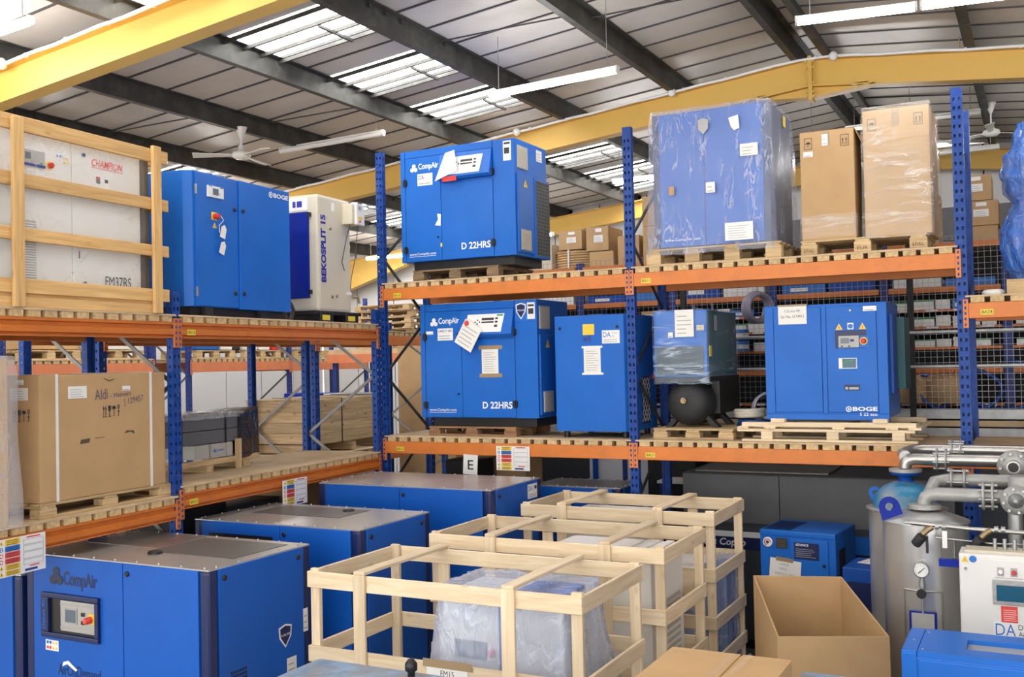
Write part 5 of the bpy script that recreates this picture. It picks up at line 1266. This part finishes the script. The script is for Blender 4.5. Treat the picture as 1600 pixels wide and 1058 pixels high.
def lug(par, at, ry, mat='royal', s=.11):
    P = [(-s*.5, 0), (s*.5, 0), (s*.5, s*.6)]+[(s*.5*math.cos(math.pi*k/8), s*.6+s*.5*math.sin(math.pi*k/8)) for k in range(1, 8)]+[(-s*.5, s*.6)]
    n = len(P); hole = [(s*.2*math.cos(2*math.pi*k/n), s*.6+s*.2*math.sin(2*math.pi*k/n)) for k in range(n)]
    m = MB(); t = .012
    # ring plate: outer outline to hole
    outer = sorted(range(n), key=lambda i: math.atan2(P[i][1]-s*.6, P[i][0])); hl = sorted(range(n), key=lambda i: math.atan2(hole[i][1]-s*.6, hole[i][0]))
    o_ = [P[i] for i in outer]; h_ = [hole[i] for i in hl]
    vs = [(u, -t/2, v) for u, v in o_]+[(u, -t/2, v) for u, v in h_]+[(u, t/2, v) for u, v in o_]+[(u, t/2, v) for u, v in h_]; fs = []
    for i in range(n):
        j = (i+1) % n
        fs += [(i, j, n+j, n+i), (2*n+j, 2*n+i, 3*n+i, 3*n+j), (j, i, 2*n+i, 2*n+j), (n+i, n+j, 3*n+j, 3*n+i)]
    m.add(vs, fs); return m.build('lifting_lug', mat, par, at, ry)
lug(V1, (-.19, -.12, 1.71), (R(-12), R(-14), R(20)), 'royal', .14); lug(V2, (-.21, .0, 1.72), (0, R(-20), R(10)), 'blue', .09)
# gauge, valve, plates on the near tank (facing the photographer)
g = MB().lathe([(.05, 0), (.05, -.03), (.043, -.032), (0.001, -.032)], (0, 0, 0), 24, 'y').build('gauge_case', 'galv', V1, (.0, -.30, 1.41)); g2 = MB().lathe([(.042, -.0325), (.001, -.0335)], (0, 0, 0), 24, 'y').build('gauge_face', 'label_white', g)
flat('needle', 'ink', g, [[(-.02, -.015), (-.016, -.02), (.022, .018), (.02, .021)]], (0, -.035, 0)); flat('scale', 'ink_blue', g, [rect(.034*math.cos(a)-.002, .034*math.sin(a)-.002, .034*math.cos(a)+.002, .034*math.sin(a)+.002) for a in [R(-40+26*k) for k in range(11)]], (0, -.035, 0))
m = MB().tube([(.0, -.30, 1.37), (.0, -.30, 1.27)], .015, 8).lathe([(.02, 1.30), (.02, 1.34)], (.0, -.30, 0), 6).tube([(.0, -.30, 1.27), (.0, -.30, 1.12)], .008, 8); m.build('gauge_pipe', 'galv', V1)
MB().lathe([(.032, -.36), (.032, -.335), (.012, -.33), (.012, -.28)], (.0, 0, 1.262), 8, 'y').build('valve_knob', 'black', V1)
for (a0, a1, z0, z1) in ((-115, -65, .95, 1.265), (-66, -45, 1.48, 1.605)):
    m = MB()
    for a in (a0, a1):
        A = R(a); m.tube([(.279*math.cos(A), .279*math.sin(A), z0), (.279*math.cos(A), .279*math.sin(A), z1)], .005, 6)
    pts = [(.279*math.cos(R(a0+(a1-a0)*k/8)), .279*math.sin(R(a0+(a1-a0)*k/8))) for k in range(9)]
    m.tube([(x, y, z1) for x, y in pts], .006, 6)
    if z0 > 1: m.tube([(x, y, z0) for x, y in pts], .006, 6)
    m.build('cladding_trim', 'steel', V1)
s = box('plate_holder', 'royal', V1, -.085, -.305, .97, .085, -.285, 1.135, .003); flat('data_plate', 'screen_grey', V1, [rect(0, 0, .14, .15)], (-.07, -.307, .975))
# stainless pipe loop (upper) and cast pipework (lower)
ro = root('stainless_pipe', 'shiny stainless pipe bending over the rear tank towards the right', 'pipe', (0, 0, 0))
z = 2.03; x0, y0 = 5.25, -.62
def bend(p, c, n=6): return p
pts = [(x0, y0, 1.965), (x0, y0, 1.985), (x0+.01, y0, 2.01), (x0+.035, y0, 2.028), (x0+.07, y0, 2.035), (x0+.2, y0-.01, 2.035), (x0+1.6, y0-.02, 2.035)]
MB().tube(pts, .047, 16).build('pipe_run', 'steel', ro)
pts = [(x0-.0, y0+.02, 2.05), (x0-.03, y0+.16, 2.06), (x0+.02, y0+.28, 2.075), (x0+.1, y0+.32, 2.08), (x0+.3, y0+.33, 2.08), (x0+1.7, y0+.33, 2.08)]
MB().tube(pts, .045, 16).build('pipe_run', 'steel', ro)
def flange(par, c, r, axis='x', t=.02, bolts=8, mat='grey_cast', gap=.03, name='flange'):
    m = MB()
    for s in (-1, 1):
        h = s*gap/2; m.lathe([(r*.3, h), (r, h), (r, h+s*t), (r*.3, h+s*t)], c, 24, axis)
    o = m.build(name, mat, par)
    m = MB()
    for k in range(bolts):
        a = 2*math.pi*k/bolts+.2; u, v = r*.8*math.cos(a), r*.8*math.sin(a); L2 = gap/2+t+.02
        ctr = {'x': (c[0], c[1]+u, c[2]+v), 'y': (c[0]+u, c[1], c[2]+v), 'z': (c[0]+u, c[1]+v, c[2])}[axis]
        m.lathe([(r*.1, -L2), (r*.1, L2)], ctr, 6, axis)
    m.build('flange_bolts', 'galv', o)['kind'] = 'stuff'
    return o
flange(ro, (x0+.26, y0-.012, 2.035), .085, 'x', .012, 6, 'galv', .05); flange(ro, (x0+.34, y0+.33, 2.08), .085, 'x', .012, 6, 'galv', .05)
fo = flange(ro, (6.0, -.80, 2.02), .11, 'y', .02, 8, 'grey_cast', .01); MB().lathe([(.045, -.92), (.045, -.66)], (6.0, 0, 2.02), 16, 'y').build('branch_pipe', 'steel', ro); MB().lathe([(.035, -.915), (.035, -.922)], (6.0, 0, 2.02), 14, 'y').build('pipe_mouth', 'black', ro)
ro = root('cast_pipework', 'matt grey flanged pipework rising from the near tank with a bolted valve', 'pipe', (0, 0, 0))
x1, y1, zc = 5.455, -1.40, 1.875
MB().tube([(x1, y1, 1.80), (x1, y1, 1.82), (x1+.012, y1, 1.85), (x1+.04, y1, 1.87), (x1+.08, y1, zc), (x1+.3, y1, zc), (x1+.9, y1, zc)], .046, 18).build('pipe_run', 'grey_cast', ro)
MB().tube([(x1+.02, y1+.1, 1.85), (x1+.05, y1+.22, 1.93), (x1+.14, y1+.28, 1.945), (x1+.3, y1+.28, 1.945), (x1+.9, y1+.28, 1.945)], .044, 16).build('pipe_run', 'grey_cast', ro)
MB().lathe([(.11, 1.775), (.11, 1.80)], (x1, y1, 0), 24).build('base_flange', 'grey_cast', ro)
flange(ro, (x1+.40, y1, zc), .095, 'x', .016, 8, 'grey_cast', .04); flange(ro, (x1+.2, y1+.28, 1.945), .08, 'x', .014, 4, 'galv', .07)
MB().lathe([(.10, 1.80), (.10, 2.0), (.085, 2.01), (.0001, 2.012)], (x1+.62, y1+.05, 0), 28).build('valve_body', 'grey_cast', ro)
fl_o = flange(ro, (x1+.57, y1-.09, zc-.01), .095, 'y', .016, 8, 'grey_cast', .01); MB().lathe([(.05, -.09), (.05, -.12), (.02, -.13), (.02, -.17), (.0001, -.172)], (x1+.57, y1, zc-.01), 16, 'y').build('valve_stem', 'galv', ro)
MB().lathe([(.045, 1.45), (.045, 1.8)], (x1+.56, y1-.02, 0), 16).build('drop_leg', 'galv', ro)
ro = root('valve_line', 'thin silver line with two dark solenoid valves in front of the near tank', 'valve', (0, 0, 0))
yv, zv = -1.72, 1.70
MB().tube([(5.40, yv, zv+.02), (5.75, yv, zv), (6.15, yv, zv-.01)], .014, 10).build('line', 'steel', ro); MB().tube([(5.36, yv, zv+.02), (5.42, yv, zv+.02)], .009, 8).build('line_end', 'galv', ro)
MB().tube([(5.55, yv+.01, zv-.07), (5.9, yv+.01, zv-.09), (6.15, yv+.01, zv-.08)], .006, 8).build('thin_line', 'steel', ro)
for x in (5.50, 5.85):
    MB().tube([(x+.03, yv, zv+.0), (x, yv-.01, zv-.02), (x-.03, yv-.02, zv-.05)], [.02, .02, .018], 10).build('valve_neck', 'brass', ro); MB().lathe([(.032, -.04), (.034, .03), (.028, .04)], (0, 0, 0), 16).build('solenoid', 'black_soft', ro, (x-.05, yv-.03, zv-.085), (R(20), R(38), 0)); 
    for dx in (.06, .1): MB().lathe([(.022, -.012), (.022, .012)], (x+dx, yv, zv+.005), 6, 'x').build('hex_nut', 'galv', ro)
box('lever', 'black', ro, 5.49, yv-.03, zv-.17, 5.505, yv-.01, zv-.06); box('line_tag', 'label_white', ro, 5.59, yv-.022, zv-.13, 5.62, yv-.018, zv-.02)
MB().tube([(5.85, yv, zv-.12), (5.84, yv, zv-.2), (5.78, yv, zv-.26)], .008, 8).build('cable', 'ink_grey', ro)

ro = root('control_box', 'white control box with touch screen and stickers at the right edge', 'cabinet', (5.708, -2.06, 0))
W, D, z0, H = .8, .25, .55, 1.60
box('casing', 'white', ro, 0, .012, z0, W, D, H, .006); box('door', 'white', ro, .004, 0, z0+.01, W, .02, H-.02, .008); box('stand', 'galv', ro, .05, .05, 0, .12, D-.03, z0); box('stand', 'galv', ro, W-.12, .05, 0, W-.05, D-.03, z0)
tri_sign(ro, (.014, -.002, 1.55), .042); flat('roundel', 'sign_blue', ro, [disc(0, 0, .021)], (.08, -.002, 1.57)); knob('lock', 'ink_grey', ro, (.037, -.002, 1.512), .01); flat('lock_plate', 'label_white', ro, [rect(0, 0, .034, .026)], (.02, -.0015, 1.499))
for x, mt in ((.232, 'label_white'), (.305, 'red')):
    flat('switch_plate', 'ink_grey', ro, [rect(-.018, -.03, .018, .022)], (x, -.002, 1.508)); knob('switch', mt, ro, (x, -.003, 1.503), .014, .02)
box('screen_bezel', 'grey_cast', ro, .185, -.012, 1.305, .50, 0, 1.455, .004); flat('screen', 'lcd_blue', ro, [rect(0, 0, .25, .095)], (.207, -.0145, 1.33))
flat('red_label', 'sign_red', ro, [rect(0, 0, .09, .098)], (.228, -.002, 1.20), ); flat('small_print', 'label_white', ro, lines(.012, .012, .085, .085, 6, .2, .1), (.228, -.004, 1.20)); flat('small_print', 'ink_grey', ro, lines(.2, .0, .36, .012, 1), (0, -.002, 1.465))
s = notice('supplier_sticker', ro, .185, 1.075, .33, .125, -.0015, 0, 'label_white'); text('lettering', 'DA', 'sign_blue', s, (.01, .045, .002), .11, .07, 'top', bold=-.005); text('lettering', 'Direct', 'ink', s, (.135, .085, .002), .1, .032, 'top'); text('lettering', 'Air', 'ink', s, (.135, .045, .002), .045, .03, 'top')
m = MB()
for k in range(6): m.lathe([(.012, H), (.012, H+.08)], (.2+.055*k, .14, 0), 8)
m.build('cable_gland', 'galv', ro); MB().box(.03, .06, H, .6, .22, H+.015).build('top_plate', 'cream', ro)
box('arm', 'royal', ro, -.12, .06, 1.50, .0, .10, 1.545)

ro = root('dryer', 'low blue cabinet with a recessed top slot at the lower right corner', 'cabinet', (5.504, -3.266, 0))
W, D, H = .9, .48, 1.30
box('casing', 'blue_pale', ro, 0, .0, 0, W, D, H-.03, .006); box('top_end', 'blue_pale', ro, 0, 0, H-.03, .075, D, H, .004)
MB().box(.078, 0, H-.03, W, .13, H).box(.078, .33, H-.03, W, D, H).box(.078, .13, H-.03, .30, .33, H).build('top_frame', 'blue_pale', ro); box('slot_tray', 'screen_grey', ro, .30, .13, H-.032, W, .33, H-.024)
box('front_panel', 'blue_pale', ro, .078, -.006, .05, W, .01, H-.04, .006); box('front_edge', 'blue_pale', ro, 0, -.004, .05, .074, .01, H-.01, .004); knob('quarter_turn_lock', 'galv', ro, (.275, -.006, 1.17), .014)
for x, y in ((.1, .05), (.1, .4), (.04, .22)): knob('rivet', 'galv', ro, (x, y, H), .006, .003, 'top')

o = MB().box(0, 0, 0, .16, .2, .004).build('paper_sheet', 'paper', None, (4.83, -.32, 1.155), (0, 0, -.3)); tag(o, 'loose paper sheet lying on the blue cabinet between tank and carton', 'paper')
ro = root('cabinet', 'blue cabinet with dark front standing between the open carton and the tank', 'cabinet', (4.74, -.5, 0), -.1); box('casing', 'blue_deep', ro, 0, 0, 0, .40, .45, 1.15, .01); box('front_opening', 'navy', ro, .04, -.004, .3, .36, 0, 1.04)

ro = root('machine', 'corner of a pale blue lid in front of the open carton at the bottom edge', 'compressor', (5.17, -4.75, 0)); box('casing', 'blue_deep', ro, .01, .01, 0, .25, .62, 1.34, .01); MB().box(0, 0, 1.34, .26, .65, 1.385).build('lid', 'oldlid', ro, bev=.02)
# ------------------------------------------------------------------ caged parts store behind the back rack
YC = 2.25
ro = root('wire_partition', 'galvanised wire mesh partition behind the back rack', 'partition', (0, YC, 0))
m = MB(); x0, x1, z0, z1 = .2, 8.4, 2.27, 4.02; r = .0016
n = int((x1-x0)/.058)
for i in range(n+1): x = x0+(x1-x0)*i/n; m.box(x-r, -r, z0, x+r, r, z1)
n = int((z1-z0)/.058)
for i in range(n+1): z = z0+(z1-z0)*i/n; m.box(x0, -r, z-r, x1, r, z+r)
o = m.build('wire_mesh', 'wire', ro); o['kind'] = 'stuff'
for x in (.2, 2.6, 5.02, 7.4): box('post', 'black_soft', ro, x-.03, -.03, 0, x+.03, .03, 4.05)
for z in (2.70, 3.05): box('tube_rail', 'galv', ro, x0, -.04, z-.017, x1, -.005, z+.017, .01)
for a, b, mt in ((2.165, 2.265, 'galv'), (2.09, 2.15, 'ply'), (1.96, 2.075, 'galv'), (1.93, 1.955, 'label_white')): box('base_panel', mt, ro, x0, -.02, a, x1, .02, b, .004)
box('sheet_panel', 'charcoal', ro, x0, 0, 0, x1, .03, 1.9)

YS, SD = 2.75, .75
sr = root('parts_shelving', 'orange and blue parts shelving inside the wire cage', 'rack', (0, YS, 0))
SX = [-.1, 1.1, 2.3, 3.5, 4.7, 5.9, 7.1]
for x in SX:
    for y in (0, SD): link(bpy.data.objects.new('upright', post_mesh(4.05, 'post_far', False)), sr, (x-.0425, y, 0))
SH = [4.0, 3.54, 3.30, 3.12, 2.90, 2.68, 2.3, 1.95, 1.5]
for zi, z in enumerate(SH):
    for i in range(len(SX)-1):
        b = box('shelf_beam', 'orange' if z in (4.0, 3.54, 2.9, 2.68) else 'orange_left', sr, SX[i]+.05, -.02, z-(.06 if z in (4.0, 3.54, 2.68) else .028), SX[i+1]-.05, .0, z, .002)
        box('shelf_board', 'ply' if zi == 0 else 'black_soft', sr, SX[i]+.05, 0, z-.02, SX[i+1]-.05, SD, z)
        if z not in (4.0, 3.54, 2.9, 2.68):
            q = MB()
            for k in range(4): q.box(-.45+.27*k, -.0135, -.011, -.33+.27*k, -.01, .011)
            q.build('shelf_label', 'label_white', b)
box('back_sheet', 'black_soft', sr, SX[0], SD+.09, 0, SX[-1], SD+.11, 4.0)
BAY = ['behind the corner post', 'behind the D 22HRS compressors', 'behind the middle rack post', 'above the wrapped compressor', 'behind the S 22 eco cabinet', 'beyond the right rack post']
ORD = ['first', 'second', 'third', 'fourth', 'fifth', 'sixth', 'seventh', 'eighth', 'ninth', 'tenth']
rd = random.Random(12)
def small_box(label, x, y, z, w, d, h, mat, group, cat='box', name='parts_box', strip=None, lab=True):
    r_ = root(name, label, cat, (x, y, z), 0, group)
    box('box_body', mat, r_, 0, 0, 0, w, d, h, .004)
    if strip: box('coloured_band', strip, r_, 0, -.002, h*.82, w, .0, h)
    if lab: flat('box_label', 'label_white', r_, [rect(w*.2, h*.25, w*.6, h*.65)], (0, -.0015, 0))
    return r_
for z, lab, mats, hh, zmax in ((3.30, 'parts tray on the narrow top cage shelf', (('label_white', 'green'), ('label_white', None), ('carton_light', None), ('sign_blue', None)), .10, 1), (3.12, 'parts tray on the middle cage shelf', (('label_white', 'green'), ('label_white', 'green'), ('label_white', None)), .11, 1), (2.90, 'parts carton on the low cage shelf', (('label_white', 'green'), ('label_white', None)), .09, 1)):
    for i in range(len(SX)-1):
        x = SX[i]+.08; cnt = 0
        if i == 2 and z == 3.30: x = 2.85
        while x < SX[i+1]-.2:
            w = rd.choice((.14, .2, .26)); mt, st = rd.choice(mats)
            if i < 3 and rd.random() < .5: mt, st = 'sign_blue', None
            if rd.random() < .88:
                cnt += 1; small_box(f'{ORD[cnt-1]} {lab}, {BAY[i]}', x, YS+.01, z, w, .4, hh*rd.uniform(.8, 1.15), mt, 'parts on '+lab.split(' on ')[1], strip=st)
            x += w+.02
for i in range(len(SX)-1):        # long wrapped profiles and blue cartons on the second level
    x = SX[i]+.1
    for k in range(2): small_box(f'{["left", "right"][k]} long carton lying on the upper cage shelf, {BAY[i]}', x+.52*k, YS+.02, 3.54, .48, .5, rd.uniform(.08, .2), rd.choice(('sign_blue', 'label_white', 'blue_deep')), 'long cartons on the upper cage shelf', lab=(k == 0))
# cartons standing on top of the cage shelving
T = 4.0
for lab, x, w, h, dz, mt in (('pale carton at the left end on top of the cage shelving', .34, .36, .33, 0, 'cream'), ('flat brown carton lying on the round coil on top of the shelving', .80, .32, .24, .24, 'carton_far'), ('brown carton with a white label on top of the shelving left of the middle post', 1.18, .30, .30, .20, 'carton_far'),
        ('low brown carton under the labelled one on top of the shelving', 1.22, .32, .19, 0, 'carton_light'), ('brown carton with two labels beside the middle post on the shelving', 1.60, .28, .36, 0, 'carton_far'), ('lower of the two big cartons behind the middle post', 1.93, .55, .45, 0, 'carton_far'), ('upper of the two big cartons behind the middle post', 1.93, .55, .36, .455, 'carton_far'),
        ('brown carton half hidden by the right rack post on top of the shelving', 4.75, .52, .55, 0, 'carton_far'), ('bottom carton of the three right of the right rack post', 5.50, .34, .16, 0, 'carton_far'), ('middle carton of the three right of the right rack post', 5.48, .37, .26, .165, 'carton_far'), ('top carton of the three right of the right rack post', 5.46, .33, .27, .43, 'carton_far'), ('carton next to the blue bundle on top of the shelving', 5.98, .3, .55, 0, 'carton_far'), ('red striped carton seen between the covered machine and the plain tall carton', 4.05, .3, .5, .1, 'label_white')):
    r_ = root('storage_carton', lab, 'box', (x, YS+.05, T+dz))
    box('carton_body', mt, r_, 0, 0, 0, w, .5, h, .006)
    if mt != 'cream' and h > .2:
        notice('carton_label', r_, w*.35, h*.35, w*.4, h*.3, -.0015, 3, 'label_white', seed=7); notice('carton_label', r_, w*.42, h*.78, w*.28, h*.15, -.0015, 0, 'label_white')
    if 'red' in lab: box('stripe', 'sign_red', r_, .02, -.003, .05, .09, 0, h)
r_ = root('coil_bundle', 'pale copper coloured coil of hose on top of the cage shelving', 'coil', (.98, YS+.3, T))
for k in range(7): MB().tube([(.30*math.cos(2*math.pi*i/28), .24*math.sin(2*math.pi*i/28), .018+.032*k) for i in range(28)], .017, 6, closed=True).build('turn', 'carton_light', r_)
box('tie', 'label_white', r_, -.05, -.275, 0, -.03, -.25, .24)
# hoses, drums and cans on the lower shelves
hc = coil('hose_coil', 'grey translucent hose coil hanging on the wire partition', 'hose_clear', (3.50, YC-.24, 3.37), .15, .022, 5, axis='y', rz=.9, seed=3); MB().tube([(0, 0, .13), (0, 0, .3), (.17, .135, .3), (.175, .14, .26)], .006, 6).build('hook', 'galv', hc)
for i, x in enumerate((2.4, 2.62)): coil('hose_coil', ['striped hose coil lying on the cage shelf left of the hanging one', 'second striped hose coil on the cage shelf'][i], 'hose_clear', (x+.02, YS+.12, 3.432), .11, .02, 3, axis='y', rz=.2*i, seed=6+i)
for i, z in enumerate((2.90, 3.03)):
    r_ = root('oil_can', ['lower blue can on the cage shelf left of the S 22 eco cabinet', 'upper blue can on the cage shelf left of the S 22 eco cabinet'][i], 'can', (3.15, YS-.12, z)); MB().lathe([(.09, 0), (.09, .11), (.085, .12), (.0001, .121)], n=20).build('can_body', 'sign_blue', r_); MB().lathe([(.0915, .03), (.0915, .08)], n=20).build('can_label', 'label_white', r_)
for i, (x, rr) in enumerate(((4.95, .22), (5.35, .26))):
    r_ = root('cable_drum', ['brown card wrapped drum behind the wire partition at right', 'second brown drum behind the wire partition at right'][i], 'drum', (x, YS-.2, 2.32)); MB().lathe([(rr*.9, 0), (rr, .01), (rr, .28), (rr*.9, .29)], n=24).build('drum_body', 'carton_far', r_)
for i, (c, s) in enumerate((((5.05, 2.42, 2.42), .26), ((5.45, 2.42, 2.45), .30), ((5.85, 2.42, 2.5), .32))):
    m = MB(); pts = [(s*1.3*math.cos(a), .03*math.sin(3*a+i), s*math.sin(a)*.75) for a in [R(150+14*k) for k in range(22)]]
    o = m.tube(pts, .021, 8).build('blue_hose', 'hose_blue', None, c); tag(o, ['left loop of blue hose hanging in the cage', 'middle loop of blue hose hanging in the cage', 'right loop of blue hose hanging in the cage'][i], 'hose')
# things under the back rack, in the gaps below the lower beam
goods('storage_box', 'dark box under the back rack left of the letter card', 'box', (.45, .5, 1.3), 0, .38, .4, .5, 'black_soft')
goods('storage_box', 'brown carton under the back rack behind the letter card', 'box', (1.05, .55, 1.35), 0, .35, .4, .48, 'carton')
goods('storage_box', 'brown carton behind the corner post under the back rack', 'box', (.1, 1.3, 0), 0, .5, .4, 1.85, 'carton_far')
tb = root('shelf_unit', 'low shelf carrying boxes under the back rack', 'shelf', (.02, .42, 0)); box('shelf_board', 'ply', tb, 0, 0, 1.26, 1.5, .5, 1.295)
for x in (0, 1.45): box('leg', 'post_far', tb, x, .05, 0, x+.05, .1, 1.26)
bw = root('window_unit', 'bright white panel glimpsed under the back rack beside the load sign', 'window', (1.5, 2.0, 0)); box('pane', 'white_wall', bw, 0, 0, 0, .75, .03, 1.92); box('mullion', 'blue_deep', bw, .05, -.03, 1.3, .11, 0, 2.0); box('mullion', 'post_far', bw, .42, -.03, 1.3, .47, 0, 2.0)
goods('metal_cupboard', 'maroon and black steel cupboard glimpsed under the back rack', 'cupboard', (2.3, 1.75, 0), 0, .55, .4, 1.75, 'black_soft')
gs = root('glass_table', 'white topped table under the back rack left of the dark grey machine', 'table', (2.55, 1.35, 0)); box('table_top', 'white', gs, 0, 0, 1.52, .38, .35, 1.55)
for x in (0.02, .32): box('leg', 'post_far', gs, x, .02, 0, x+.05, .07, 1.52)
